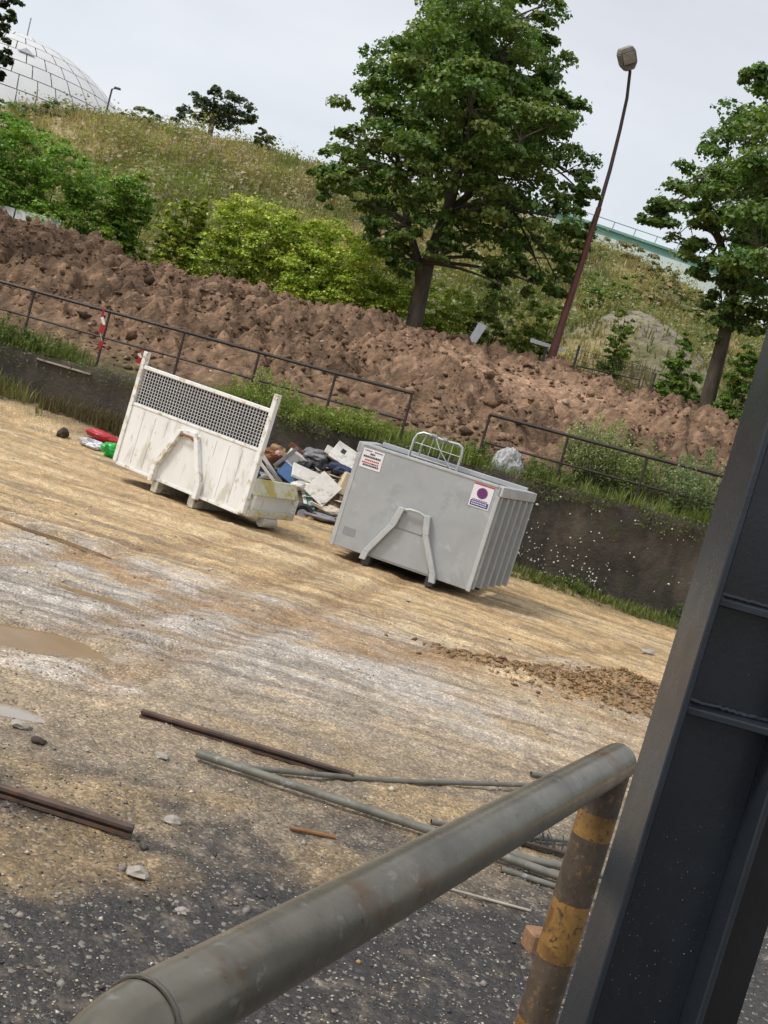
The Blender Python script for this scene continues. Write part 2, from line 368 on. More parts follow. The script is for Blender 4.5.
P = []
for (c, a, b, an, h), m in zip(MOUNDS[:3], (1500, 1100, 300)):
    q = rng.normal(size=(m, 2))*.55; P.append(np.stack([c[0]+q[:, 0]*a*math.cos(an)-q[:, 1]*b*math.sin(an), c[1]+q[:, 0]*a*math.sin(an)+q[:, 1]*b*math.cos(an)], 1))
P = np.concatenate(P); n = len(P); s = .005+.020*rng.random(n)**2.5
tag(scatter('loose_clod', np.stack([P[:, 0], P[:, 1], ground_h(P[:, 0], P[:, 1])+s*.3], 1), s, np.array([.25, .15, .065])[None]*(.5+.8*rng.random((n, 1))), IV, IF, STONE_M, .6, .6), 'loose brown clods on the low earth patches of the yard', 'earth clods', kind='stuff')

# ================================================================== BANK AND HILL
def bil(x, y, s):                  # rounded lumps parted by sharp creases, warped so that no two are alike
    wx = x+(vn(x*.8, y*.8, s+1)-.5)*1.6; wy = y+(vn(x*.8+9, y*.8, s+2)-.5)*1.6
    ix = np.floor(wx); iy = np.floor(wy); d = np.full(np.shape(wx), 9.)
    for i in (-1, 0, 1):
        for j in (-1, 0, 1):
            cx = ix+i+_h(ix+i, iy+j, s); cy = iy+j+_h(ix+i, iy+j, s+5); hgt = _h(ix+i, iy+j, s+9)
            d = np.minimum(d, (wx-cx)**2+(wy-cy)**2+hgt*.5)
    return .55-np.minimum(d, 1.2)
def bank_z(x, y):
    x = np.asarray(x, float); y = np.asarray(y, float)
    y0 = wall_y(x)+.28; t = (y-y0)/(28-y0)
    base = wall_top(x)-.06
    ridge = 3.98+.12*np.sin(x*.35+1)+ (fbm(x*.5, y*.3, 401, 3)-.5)*.55 + .1*sst(-6, -11, x) -.25*sst(6, 12, x)
    prof = np.where(t < 1, .04+.96*sst(-.25, 1.0, t)*1.0-.04*(1-t), 1-.12*sst(1, 1.25, t))
    prof = prof - .115*(1-sst(0, .25, t))
    z = base+(ridge-base)*prof
    amp = sst(.06, .3, t)*(1-.8*np.exp(-(((x-2.2)/2.4)**2+((y-24.5)/1.5)**2)))
    lum = fbm(x*.9, y*.9, 411, 3)-.5
    r1 = 1-np.abs(2*fbm(x*1.9, y*1.9, 421, 3)-1); r2 = 1-np.abs(2*fbm(x*4.5+5, y*4.5, 431, 3)-1)
    z = z + amp*(lum*.8+bil(x*1.2, y*1.2, 425)*.40+bil(x*2.7+7, y*2.7, 435)*.34+bil(x*6+3, y*6, 445)*.20+bil(x*12+1, y*12, 449)*.075+(fbm(x*17, y*17, 441, 2)-.5)*.08) + (fbm(x*3, y*3, 451, 3)-.5)*.08
    return z
gx = np.arange(-16, 13, .055); gy = np.arange(0, 1.0001, 1/210.)
X, T = np.meshgrid(gx, gy); Yb = wall_y(X)+.26+T*(31.0-wall_y(X)-.26)
x, y = X.ravel(), Yb.ravel(); z = bank_z(x, y)
md = fbm(x*1.3, y*1.3, 461, 4); sp = fbm(x*7, y*7, 471, 3)
c = np.array([.195, .125, .078])[None]*(1-sst(.4, .7, md)[:, None]*.35)
pale = np.exp(-(((x-2.4)/2.6)**2+((y-24.3)/1.7)**2))*.95+sst(.6, .75, sp)*.25
c = c*(1-pale[:, None])+np.array([.37, .235, .155])*pale[:, None]
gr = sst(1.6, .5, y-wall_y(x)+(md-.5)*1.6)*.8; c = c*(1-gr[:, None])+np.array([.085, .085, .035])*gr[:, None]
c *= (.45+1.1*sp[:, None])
EARTH_M = MA('dug_earth', rough=.85, nscale=9, nvar=.4, spec=.2, bmp=1., bscale=12, bdist=.08)
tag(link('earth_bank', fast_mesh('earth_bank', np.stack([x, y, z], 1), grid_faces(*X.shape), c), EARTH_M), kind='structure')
n = 20000; xv = rng.uniform(-17, 12, n); yv = wall_y(xv)+.9+rng.random(n)*(28.6-wall_y(xv)-.9)
k = fbm(xv*.8, yv*.8, 481, 3) > .28+.35*rng.random(n); k &= rng.random(n) > .8*np.exp(-(((xv-2.3)/2.6)**2+((yv-24.3)/1.7)**2))
xv, yv = xv[k], yv[k]; n = len(xv); s = .012+.05*rng.random(n)**2.2; bg = rng.random(n) < .022; s[bg] = .06+.07*rng.random(bg.sum())**1.5
c = np.array([.19, .12, .074])[None]*(.4+.95*rng.random((n, 1))); pl = rng.random(n) < .07; c[pl] = np.array([.42, .33, .25])*(.7+.5*rng.random((pl.sum(), 1))); s[pl] *= .6
tag(scatter('earth_clod', np.stack([xv, yv, bank_z(xv, yv)+s*.25], 1), s, c, IV, IF, EARTH_M, .75, .55), 'brown clods of dug earth covering the bank', 'earth clods', kind='stuff')

HX = np.array([-80, -45, -28, -20.4, -12.1, -8.5, 0, 10.2, 15.5, 24, 45, 80.]); HZ = np.array([12.5, 13, 14.0, 15.0, 15.4, 15.3, 15.6, 15.0, 13.6, 12.4, 11, 10.])
def hill_z(x, y):
    x = np.asarray(x, float); y = np.asarray(y, float)
    xs = x*65/np.maximum(y, 30); top = np.interp(xs, HX, HZ)-.35
    t = (y-31)/(65-31); s = np.clip(t, 0, 1); prof = .55*s+.45*s*s*(3-2*s)
    z = 3.7+(top-3.7)*prof
    z = z+(fbm(x*.16, y*.16, 501, 4)-.5)*1.6*sst(0, .35, t)*(1-.5*sst(.8, 1, t))
    m = np.exp(-(((x-7.4)/3.0)**2+((y-38.5)/3.2)**2)*1.1); z = z+m*1.9+m*(fbm(x*.9, y*.9, 511, 3)-.5)*.7
    return z
gx = np.concatenate([np.linspace(-140, -32, 25)[:-1], np.arange(-32, 26, .35), np.linspace(26, 140, 25)]); gy = np.concatenate([np.arange(30.2, 72, .4), np.linspace(72, 260, 30)])
X, Yh = np.meshgrid(gx, gy); x, y = X.ravel(), Yh.ravel()
def hill_tint(x, y):
    a = fbm(x*.22+4, y*.22, 521, 4); b = fbm(x*.6, y*.6, 531, 4); n = len(x)
    g = np.array([.165, .175, .062]); st = np.array([.47, .385, .20]); br = np.array([.29, .22, .13]); lg = np.array([.24, .26, .08])
    c = np.tile(g, (n, 1))
    for f, q in ((sst(.5, .66, a)*.8, st), (sst(.5, .62, b)*.65, br), (sst(.52, .36, a)*.6, lg)): c = c*(1-f[:, None])+q*f[:, None]
    return c, a, b
c, a_, b_ = hill_tint(x, y)
m = np.exp(-(((x-7.4)/3.0)**2+((y-38.5)/3.2)**2)*1.3)*sst(.25, .5, b_)[:]; m = np.clip(m*1.5, 0, 1)[:, None]
c = c*.75*(1-m)+np.array([.27, .235, .18])*m
tag(link('hill', fast_mesh('hill', np.stack([x, y, hill_z(x, y)], 1), grid_faces(*X.shape), c, True), MA('hill_soil', rough=.9, nscale=3, nvar=.35, bmp=.8, bscale=4, bdist=.2)), kind='structure')

# ------------------------------------------------------------------ grass blades and leaves
GRASS_M = MA('grass_blade', rough=.6, trans=.3, nscale=20, nvar=.15)
def blades(name, P, hgt, wid, C, nb=5, spread=.5, lean=.45, mat=None, parent=None):
    """tufts: every tuft is nb bent three-vertex blades"""
    n = len(P); P = np.repeat(P, nb, 0); C = np.repeat(C, nb, 0); hgt = np.repeat(hgt, nb)*(.5+.7*rng.random(n*nb)); N = n*nb
    a = rng.random(N)*6.283; d = np.stack([np.cos(a), np.sin(a), 0*a], 1); s = np.stack([-np.sin(a), np.cos(a), 0*a], 1)
    P = P+d*(rng.random((N, 1))*spread*hgt[:, None]*.5); ln = (rng.random(N)*lean)[:, None]
    h = hgt[:, None]; up = np.array([0, 0, 1.])[None]
    w_ = (float(np.mean(wid))*(.6+.8*rng.random(N)))[:, None]
    a0 = P-s*w_; a1 = P+s*w_; b0 = P+up*h*.6+d*ln*h*.35-s*w_*.8; b1 = P+up*h*.6+d*ln*h*.35+s*w_*.8; t = P+up*h+d*ln*h
    V = np.stack([a0, a1, b1, b0, t, t+s*.001], 1).reshape(-1, 3)
    b = np.arange(N)*6; Fq = np.concatenate([np.stack([b, b+1, b+2, b+3], 1), np.stack([b+3, b+2, b+5, b+4], 1)])
    Cv = np.repeat(C*(.8+.4*rng.random((N, 1))), 6, 0)
    return link(name, fast_mesh(name, V, Fq, Cv), mat or GRASS_M, parent)
n = 30000; yv = 31.5+rng.random(n)*37; xv = (rng.random(n)*2-1)*(yv*.40)-1
c, a_, b_ = hill_tint(xv, yv); mm = np.exp(-(((xv-7.4)/3.0)**2+((yv-38.5)/3.2)**2)*1.1)
k = rng.random(n) > mm*.93
xv, yv, c, a_, b_ = xv[k], yv[k], c[k], a_[k], b_[k]
hg = .14+.42*rng.random(len(xv))*(.4+1.2*b_)
tag(blades('hill_grass', np.stack([xv, yv, hill_z(xv, yv)-.05], 1), hg, .022+.0*xv, c*(.85+.5*rng.random((len(xv), 1))), 5, 1.2, .9), 'tall dry and green grass covering the hillside', 'grass', kind='stuff')

LT_ = 0
LT = np.array([(0, 0, 0), (.50, .36, .10), (.20, .60, .05), (0, 1.0, -.06), (-.20, .60, .05), (-.50, .36, .10)])
LF = np.array([(0, 1, 2, 3), (0, 3, 4, 5)])
NT = LT*np.array([.45, 1, .5])
LEAF_M = MA('leaf', rough=.45, trans=.34, nscale=5, nvar=.18, spec=.45)
def leaves(name, P, N, S, C, parent=None, tmpl=LT, mat=None):
    n = len(P); N = N/np.linalg.norm(N, axis=1, keepdims=True)
    rv = rng.normal(size=(n, 3)); t = rv-N*(rv*N).sum(1, keepdims=True); t[:, 2] -= .5*np.abs(1-N[:, 2]); t -= N*(t*N).sum(1, keepdims=True)
    t /= np.linalg.norm(t, axis=1, keepdims=True)+1e-9; s = np.cross(t, N)
    V = P[:, None]+S[:, None, None]*(s[:, None]*tmpl[None, :, :1]+t[:, None]*(tmpl[None, :, 1:2]-.5)+N[:, None]*tmpl[None, :, 2:])
    Fq = (LF[None]+(np.arange(n)*6)[:, None, None]).reshape(-1, 4)
    return link(name, fast_mesh(name, V.reshape(-1, 3), Fq, np.repeat(C, 6, 0)), mat or LEAF_M, parent)
def clumps(lobes, per, nleaf, size, tint, tint2, rsub=.36, shell=.55, upb=.5, flat=.9):
    """leaf clumps spread through the lobes; returns leaf arrays and clump centres"""
    P, N, S, C, CC = [], [], [], [], []
    for (c, r) in lobes:
        m = max(7, int(per*(r*r)))
        d = rng.normal(size=(m, 3)); d /= np.linalg.norm(d, axis=1, keepdims=True)
        q = c+d*(r*(shell+(1-shell)*rng.random((m, 1)))) * np.array([1, 1, flat])
        for i in range(m):
            CC.append((q[i], c)); rs = r*rsub*(.6+.7*rng.random()); k = int(nleaf*(.6+.8*rng.random()))
            e = rng.normal(size=(k, 3)); e /= np.linalg.norm(e, axis=1, keepdims=True); e[:, 2] = np.abs(e[:, 2])*.9-.35*rng.random(k)
            P.append(q[i]+e*rs*(.45+.6*rng.random((k, 1)))*np.array([1, 1, .75]))
            N.append(e*.6+np.array([0, 0, upb])+rng.normal(size=(k, 3))*.42)
            S.append(size*(.6+.75*rng.random(k)))
            f = rng.random(); base = tint*(1-f)+tint2*f
            C.append(base[None]*(.6+.8*rng.random((k, 1)))*np.array([.82+.2*rng.random(), 1.03, 1.]))
    return np.concatenate(P), np.concatenate(N), np.concatenate(S), np.concatenate(C), CC
BARK = M('bark', (.085, .066, .048), var=.45, scale=5, rough=.9, stretch=(1, 1, .3), bmp=.8, bdist=.03, bscale=14)
def bez(a, b, c, n=7):
    a, b, c = map(np.asarray, (a, b, c)); return [(1-t)**2*a+2*t*(1-t)*b+t*t*c for t in np.linspace(0, 1, n)]
def tree(name, label, base, stems, lobes, per, nleaf, size, t1, t2, cat='tree', r0=.26, twig=.5, group=None, **kw):
    o = thing(name, label, cat, tuple(base), group=group); b = np.asarray(base)
    P, N, S, C, CC = clumps(lobes, per, nleaf, size, np.array(t1), np.array(t2), **kw)
    mb = MB(); ends = []
    for st in stems:
        pts = [np.asarray(p)-b for p in st[0]]; rr = np.linspace(st[1], st[2], len(pts)); mb.tube(pts, list(rr), 9)
        ends += [(p, r) for p, r in zip(pts[1:], rr[1:])][2 if len(pts) > 5 else 0:]
    mb.build('trunk', BARK, o, True)
    lm = MB()
    for (c, r) in lobes:
        c = np.asarray(c)-b; e, er = min(ends, key=lambda q: np.linalg.norm(q[0]-c)+(.2 if q[0][2] > c[2]+.3 else 0))
        mid = (e+c)/2+np.array([rng.normal()*.15, rng.normal()*.15, .12*np.linalg.norm(c-e)]); ra = min(er*.6, .04+.045*r)
        lm.tube(bez(e, mid, c), list(np.linspace(ra, .018, 7)), 6)
    for q, c in CC:
        if rng.random() < twig: lm.tube(bez(np.asarray(c)-b, (np.asarray(c)*.5+q*.5)-b+np.array([0, 0, .1]), q-b, 4), [.02, .015, .011, .006], 4)
    lm.build('limbs', BARK, o, True)
    leaves('crown', P-b, N, S, C, o); return o
def lob(lst, Y, dy=1.0, seed=1, k=1.):
    r = random.Random(seed); res = []
    for l in lst:
        yy = Y+(l[3] if len(l) > 3 else r.uniform(-dy, dy)); p = PY(l[0], l[1], yy); res.append((p, l[2]*mpp(yy)*k))
    return res
def ubase(px_, py_, Y, fn):     # foot of a plant: pixel column, surface height
    p = PY(px_, py_, Y); return np.array([p[0], Y, float(fn(p[0], Y))])

# low scrub all over the hillside
n = 3600; yv = 32+rng.random(n)*35; xv = (rng.random(n)*2-1)*(yv*.40)-1
mm = np.exp(-(((xv-7.4)/3.0)**2+((yv-38.5)/3.2)**2)*1.1); k = (rng.random(n) > mm*.85) & (fbm(xv*.3, yv*.3, 541, 3) > .25+.3*rng.random(n)); xv, yv = xv[k], yv[k]; n = len(xv)
cc, a_, b_ = hill_tint(xv, yv); r_ = .20+.60*rng.random(n)**2+.7*(rng.random(n) < .05); P, N, S, C = [], [], [], []
alt = np.array([(.27, .30, .09), (.20, .26, .075), (.38, .34, .19), (.38, .27, .16), (.24, .28, .14)])
for i in range(n):
    m = int(20+45*r_[i]); e = rng.normal(size=(m, 3)); e /= np.linalg.norm(e, axis=1, keepdims=True); e[:, 2] = np.abs(e[:, 2])
    P.append(np.array([xv[i], yv[i], float(hill_z(xv[i], yv[i]))])+e*r_[i]*np.array([1, 1, 1.3])*(.5+.6*rng.random((m, 1)))); N.append(e*.7+rng.normal(size=(m, 3))*.5+np.array([0, 0, .4])); S.append((.09+.10*r_[i])*(.6+.8*rng.random(m)))
    t = alt[rng.integers(len(alt))]*.6+cc[i]*.4; C.append(t[None]*(.75+.5*rng.random((m, 1))))
tag(leaves('hill_scrub', np.concatenate(P), np.concatenate(N), np.concatenate(S), np.concatenate(C), None, NT*np.array([1.6, 1, 1])), 'low mixed scrub and weeds over the hillside', 'scrub', kind='stuff')
n = 420; yv = 32+rng.random(n)*30; xv = (rng.random(n)*2-1)*(yv*.38)-1
tag(scatter('hill_blossom', np.stack([xv, yv, hill_z(xv, yv)+.25+.3*rng.random(n)], 1), .03+.05*rng.random(n)**2, np.tile(np.array([[.62, .62, .54]]), (n, 1)), OV, OF, LEAF_M, .6), 'pale flower heads dotted over the hillside', 'flowers', kind='stuff')

# ------------------------------------------------------------------ trees
TY = 29.6; b0 = ubase(416, 330, TY, bank_z); b0[2] -= .15
bl = [(470, 5, 45), (525, 18, 34), (425, 30, 42), (500, 55, 48), (545, 5, 22), (395, 75, 40), (448, 90, 55), (532, 85, 34), (368, 112, 34), (420, 135, 48), (490, 135, 52), (556, 128, 34), (345, 160, 28), (335, 180, 20),
      (388, 180, 38), (445, 185, 45), (515, 180, 46), (565, 172, 28), (372, 208, 24), (400, 224, 30), (555, 218, 32), (505, 228, 38), (535, 258, 32), (458, 228, 24), (505, 262, 28), (568, 245, 25), (440, 250, 14), (392, 248, 20), (556, 278, 20), (583, 195, 14), (485, 25, 40, 2.4), (450, 120, 50, 2.6), (500, 160, 48, 2.5), (430, 60, 45, -2.2), (470, 110, 50, -2.6), (420, 165, 45, -2.3), (520, 140, 45, -2.4), (485, 205, 34, -1.8), (430, 212, 30, -1.2), (470, 245, 24), (498, 284, 19), (535, 284, 20), (402, 262, 15, -.8), (380, 236, 20), (350, 200, 22), (325, 172, 15), (520, 120, 50), (470, 60, 50), (580, 225, 20), (590, 190, 12), (330, 195, 14), (545, 60, 28), (560, 100, 24), (360, 140, 30)]
st1 = [b0, PY(420, 295, TY), PY(428, 262, TY), PY(446, 215, TY), PY(462, 160, TY), PY(478, 95, TY+.2), PY(487, 30, TY)]
st2 = [PY(421, 290, TY), PY(418, 262, TY-.2), PY(408, 225, TY-.4), PY(398, 170, TY-.5), PY(395, 110, TY-.4)]
st3 = [PY(446, 215, TY), PY(480, 185, TY+.4), PY(520, 150, TY+.6), PY(548, 115, TY+.6)]
tree('broadleaf_tree', 'tall full-crowned green tree at the crest of the brown earth bank, centre', b0, [(st1, .25, .06), (st2, .15, .04), (st3, .12, .04)],
     lob(bl, TY, 1.7, 1, .93), 19, 100, .125, (.095, .16, .034), (.20, .24, .06), rsub=.46, flat=1.0)
RY = 29.0; b1 = ubase(708, 402, RY, bank_z); b1[2] -= .15
rl = [(772, 105, 38), (740, 140, 36), (778, 165, 48), (703, 178, 33), (672, 205, 24), (655, 216, 14), (740, 200, 42), (718, 245, 36), (690, 225, 24), (778, 240, 48), (735, 290, 32), (785, 305, 45), (728, 328, 22), (745, 325, 20), (700, 265, 20), (810, 200, 50), (830, 280, 50), (820, 130, 42), (760, 200, 45, 2.4), (760, 250, 45, -2.4), (800, 160, 45, -2), (722, 305, 18), (752, 78, 14)]
rs1 = [b1, PY(722, 345, RY), PY(735, 290, RY), PY(755, 220, RY), PY(775, 150, RY), PY(785, 100, RY)]
tree('broadleaf_tree', 'green tree beside the dark steel column at the right edge', b1, [(rs1, .21, .05), ([PY(735, 290, RY), PY(720, 240, RY), PY(700, 190, RY)], .12, .04), ([PY(745, 250, RY), PY(790, 240, RY), PY(825, 250, RY)], .11, .04)],
     lob(rl, RY, 1.5, 2, .98), 17, 105, .13, (.095, .165, .038), (.19, .24, .06), rsub=.48, flat=1.0)
LY = 24.0; b2 = np.array([PY(-95, 300, LY)[0], LY, 0]); b2[2] = float(bank_z(b2[0], LY))-.1
ll = [(2, 20, 13), (-2, 40, 12), (4, 58, 9), (0, 76, 5), (-15, 15, 22), (-30, 60, 26), (-55, 30, 40), (-70, 90, 40), (-100, 40, 45), (-115, 100, 45), (-60, -30, 45), (-20, -20, 22), (8, 2, 10)]
tree('broadleaf_tree', 'dark tree whose hanging leaves enter the top left corner', b2, [([b2, PY(-92, 220, LY), PY(-85, 120, LY), PY(-75, 40, LY)], .22, .05)],
     lob(ll, LY, .8, 3), 18, 60, .11, (.035, .06, .018), (.05, .075, .02))
FY = 78.0; b3 = ubase(213, 130, FY, hill_z); b3[2] -= .3
fl = [(188, 112, 9), (200, 103, 12), (212, 98, 12), (225, 103, 14), (240, 106, 13), (250, 118, 8), (205, 118, 14), (225, 118, 16), (242, 122, 12), (180, 120, 6), (215, 92, 6)]
tree('distant_tree', 'small dark grey-green tree alone on the hill skyline', b3, [([b3, PY(214, 115, FY), PY(214, 98, FY)], .25, .08)], lob(fl, FY, .8, 4), 10, 46, .24, (.075, .095, .055), (.10, .12, .065), rsub=.5)

# ------------------------------------------------------------------ hedges and shrubs
def shrub(name, label, cat, lobes, foot, per, nleaf, size, t1, t2, tmpl=LT, group=None, fill=True, **kw):
    top = lobes; lobes = list(lobes)
    if fill:                        # leaves all the way down to the ground
        for (c, r) in top:
            z = c[2]-r*.9
            while z > foot[2]+.1*r and len(lobes) < 60:
                q = np.array(c); q[2] = z; q[0] += rng.normal()*.25*r
                if all(np.linalg.norm(q-l[0]) > .6*r for l in lobes): lobes.append((q, r))
                z -= r*.9
    o = thing(name, label, cat, tuple(foot), group=group); b = np.asarray(foot)
    P, N, S, C, CC = clumps(lobes, per, nleaf, size, np.array(t1), np.array(t2), **kw)
    leaves('foliage', P-b, N, S, C, o, tmpl)
    for i, (c, r) in enumerate(top):
        c = np.asarray(c)-b; f = np.array([c[0]*.75, c[1]*.75, -.1]); MB().tube(bez(f, (f+c)/2+np.array([.1, 0, 0]), c, 5), list(np.linspace(.02+.02*r, .008, 5)), 5).build('stem', BARK, o, True)
    return o
HYY = 30.3
YG1, YG2 = (.37, .42, .06), (.54, .54, .11)
shrub('hedge', 'long rounded yellow-green hedge left of the central tree', 'hedge',
      lob([(218, 228, 24), (240, 218, 22), (262, 222, 24), (288, 232, 24), (312, 242, 24), (335, 246, 25), (358, 256, 25), (380, 268, 25), (398, 284, 22), (240, 246, 26), (275, 256, 26), (310, 268, 26), (345, 282, 26), (375, 296, 22), (225, 256, 20), (215, 245, 20), (402, 302, 18)], HYY, .4, 5),
      ubase(300, 290, HYY, bank_z), 64, 60, .08, YG1, YG2, rsub=.42, upb=.75, shell=.65)
shrub('hedge', 'yellow-green bush behind the trunk of the central tree', 'hedge', lob([(438, 300, 18), (456, 308, 18), (450, 325, 16), (432, 318, 16)], HYY+.8, .3, 6),
      ubase(446, 330, HYY+.8, hill_z), 64, 60, .08, YG1, YG2, upb=.75, shell=.7)
shrub('hedge', 'dark green ivy-clad hedge against the left picture edge', 'hedge', lob([(-35, 132, 34), (2, 142, 33), (28, 160, 32), (58, 168, 32), (84, 182, 27), (20, 190, 28), (55, 200, 24), (85, 208, 20), (-20, 180, 34), (0, 205, 20)], HYY+.2, .4, 7),
      ubase(30, 230, HYY+.2, bank_z), 56, 60, .085, (.17, .29, .045), (.29, .39, .075), upb=.8, shell=.75, rsub=.34)
shrub('hedge', 'rounded bright green hedge lump between ivy hedge and yellow plant', 'hedge', lob([(124, 196, 22), (138, 190, 18), (112, 205, 18), (130, 215, 22), (120, 232, 18), (146, 205, 12)], HYY, .3, 8),
      ubase(125, 245, HYY, bank_z), 60, 60, .085, (.16, .26, .035), (.25, .33, .055), upb=.75, shell=.7)
shrub('leafy_plant', 'sparse yellow-leaved plant beside the long hedge', 'plant', lob([(176, 212, 12), (190, 206, 11), (170, 228, 12), (186, 228, 13), (178, 244, 12), (198, 222, 9), (205, 203, 5)], HYY, .3, 9),
      ubase(182, 255, HYY, bank_z), 55, 16, .13, (.30, .33, .05), (.42, .42, .09), upb=.9)
for i, (lab, lst, Y, a, b_, sz) in enumerate([
    ('grey-green shrub on the hill below the white dome', [(40, 112, 18), (55, 108, 14), (25, 118, 18), (70, 118, 12)], 56, (.085, .105, .05), (.12, .13, .06), .16),
    ('bushy bright shrub above the ivy hedge at left', [(5, 112, 16), (18, 125, 18), (-5, 128, 20), (35, 135, 14)], 48, (.11, .16, .035), (.15, .19, .05), .16),
    ('round olive shrub at the skyline left of the small far tree', [(140, 116, 13), (152, 120, 10), (130, 120, 9)], 60, (.09, .11, .045), (.13, .135, .06), .16),
    ('thin twiggy bush at the skyline left of the large tree', [(262, 132, 5), (268, 138, 6), (258, 140, 6)], 62, (.10, .12, .05), (.13, .14, .06), .15),
    ('olive bush between the central trunk and the lamp post', [(480, 300, 22), (500, 312, 22), (470, 318, 18), (492, 335, 18)], 34, (.115, .135, .035), (.17, .18, .05), .10),
    ('yellow-green bush just left of the lamp post foot', [(540, 305, 16), (550, 318, 16), (535, 325, 16), (522, 335, 12), (545, 338, 12)], 32.5, (.14, .18, .03), (.21, .23, .05), .09),
    ('reddish brown bushes below the viaduct', [(608, 248, 14), (625, 252, 14), (645, 262, 14), (662, 270, 12), (615, 262, 14)], 58, (.15, .115, .06), (.19, .15, .075), .14),
    ('green bushes on the slope right of the lamp post', [(600, 285, 16), (618, 288, 14), (590, 295, 14), (628, 296, 12)], 46, (.12, .15, .045), (.17, .19, .06), .13),
    ('brown-green scrub above the gravel mound', [(665, 280, 14), (685, 290, 14), (640, 285, 12), (700, 300, 10)], 52, (.13, .125, .05), (.18, .16, .07), .14),
    ('leafy green bush between mesh fence and right tree', [(684, 352, 12), (682, 372, 17), (690, 388, 17), (672, 388, 14), (686, 340, 8), (700, 395, 10)], 29.3, (.10, .16, .03), (.15, .20, .04), .10),
    ('low green bush right of the right tree trunk', [(728, 385, 14), (740, 368, 14), (752, 355, 14), (725, 402, 12), (745, 395, 14), (762, 380, 16)], 28.6, (.10, .155, .028), (.14, .19, .035), .10)]):
    Lb = lob(lst, Y, .4, 20+i); zf = hill_z if Y > 30.6 else bank_z
    ft = np.mean([l[0] for l in Lb], 0); ft[1] = Y; ft[2] = float(zf(ft[0], Y)); shrub('shrub', lab, 'shrub', Lb, ft, 44 if Y < 35 else 11, 40, sz, tuple(1.55*q for q in a), tuple(1.55*q for q in b_), upb=.7, shell=.55)
iv = lob([(625, 318, 9), (622, 329, 11), (618, 340, 11), (614, 351, 12), (611, 362, 12), (608, 374, 13)], 29.4, .1, 40)
o = shrub('ivy_post', 'ivy-wrapped post standing at the mesh fence', 'ivy', iv, ubase(605, 386, 29.4, bank_z), 130, 40, .07, (.20, .28, .045), (.33, .36, .08), upb=.5)

# ================================================================== FAR THINGS
# white dome
DY = 150.0; dc = PY(-20, 200, DY); Rd = 162*mpp(DY); zb = float(hill_z(dc[0], DY))
dome = thing('dome_building', 'large white panelled dome behind the hill at upper left', 'dome', (dc[0], DY, zb))
dz = dc[2]-zb
WHT = M('dome_white', (.62, .63, .63), var=.05, scale=.3, rough=.55, bmp=0); SEAM = M('dome_seam', (.50, .51, .52), var=.1, rough=.7, bmp=0)
def sph(r, la, lo): return (r*math.cos(la)*math.cos(lo), r*math.cos(la)*math.sin(lo), dz+r*math.sin(la))
me = MB(); nla, nlo = 24, 64
Vv = [sph(Rd-.25, math.pi/2*i/nla, 2*math.pi*j/nlo) for i in range(nla+1) for j in range(nlo)]
Fv = [(i*nlo+j, i*nlo+(j+1) % nlo, (i+1)*nlo+(j+1) % nlo, (i+1)*nlo+j) for i in range(nla) for j in range(nlo)]
me.add(Vv, Fv).build('shell', SEAM, dome, True)
npan = 0
for i in range(13):
    la0, la1 = math.pi/2*i/13.5, math.pi/2*(i+1)/13.5; nn = max(8, int(60*math.cos((la0+la1)/2)))
    for j in range(nn):
        lo0 = 2*math.pi*(j+.5*(i % 2))/nn; lo1 = lo0+2*math.pi/nn; mid = (lo0+lo1)/2
        if math.sin(mid) > .25: continue
        g = .0032; pb = MB(); q = 3
        Vp = [sph(Rd, la0+g+(la1-la0-2*g)*a/q, lo0+(g+(lo1-lo0)*0)/max(.2, math.cos(la0))+(lo1-lo0-2*g/max(.2, math.cos(la0)))*b_/q) for a in range(q+1) for b_ in range(q+1)]
        pb.add(Vp, [(a*(q+1)+b_, a*(q+1)+b_+1, (a+1)*(q+1)+b_+1, (a+1)*(q+1)+b_) for a in range(q) for b_ in range(q)]).build('panel', WHT, dome, True); npan += 1
hm = MB(); p_ = Vector(PY(42, 68, DY))-Vector((dc[0], DY, zb)); pr = (Vector(p_)-Vector((0, 0, dz))).normalized()
la, lo = R_(52), R_(-62); c0 = Vector(sph(Rd+.05, la, lo)); n_ = (c0-Vector((0, 0, dz))).normalized(); ux = Vector((0, 0, 1)).cross(n_).normalized(); uy = n_.cross(ux)
hm.add([c0-ux*1.0, c0+ux*1.0, c0+uy*1.3, c0-ux*1.0+n_*.15, c0+ux*1.0+n_*.15, c0+uy*1.3+n_*.15], [(0, 1, 2), (3, 5, 4), (0, 3, 4, 1), (1, 4, 5, 2), (2, 5, 3, 0)]).build('vent_flap', M('vent_grey', (.35, .36, .38), bmp=0), dome)
MB().tube([PY(27, 36, DY)-np.array([dc[0], DY, zb]), PY(31, 18, DY)-np.array([dc[0], DY, zb])], .09, 6).build('mast', M('vent_grey', (.35,)*3), dome)
# lamp on the skyline
SY = 66.0; f0 = PY(104, 121, SY); f0[2] = min(f0[2], float(hill_z(f0[0], SY))); slp = thing('street_lamp', 'tiny thin street lamp on the skyline beside the dome', 'street lamp', tuple(f0))
DKM = M('dark_metal', (.07, .072, .078), var=.2, rough=.5, metal=.3)
MB().tube([(0, 0, -.2), PY(112, 89, SY)-f0], .055, 6).build('pole', DKM, slp)
MB().tube([PY(112, 89, SY)-f0, PY(116, 88.5, SY)-f0], .04, 5).build('arm', DKM, slp)
MB().box(PY(117.5, 88.5, SY)-f0, (.35, .2, .1)).build('lamp_head', DKM, slp)
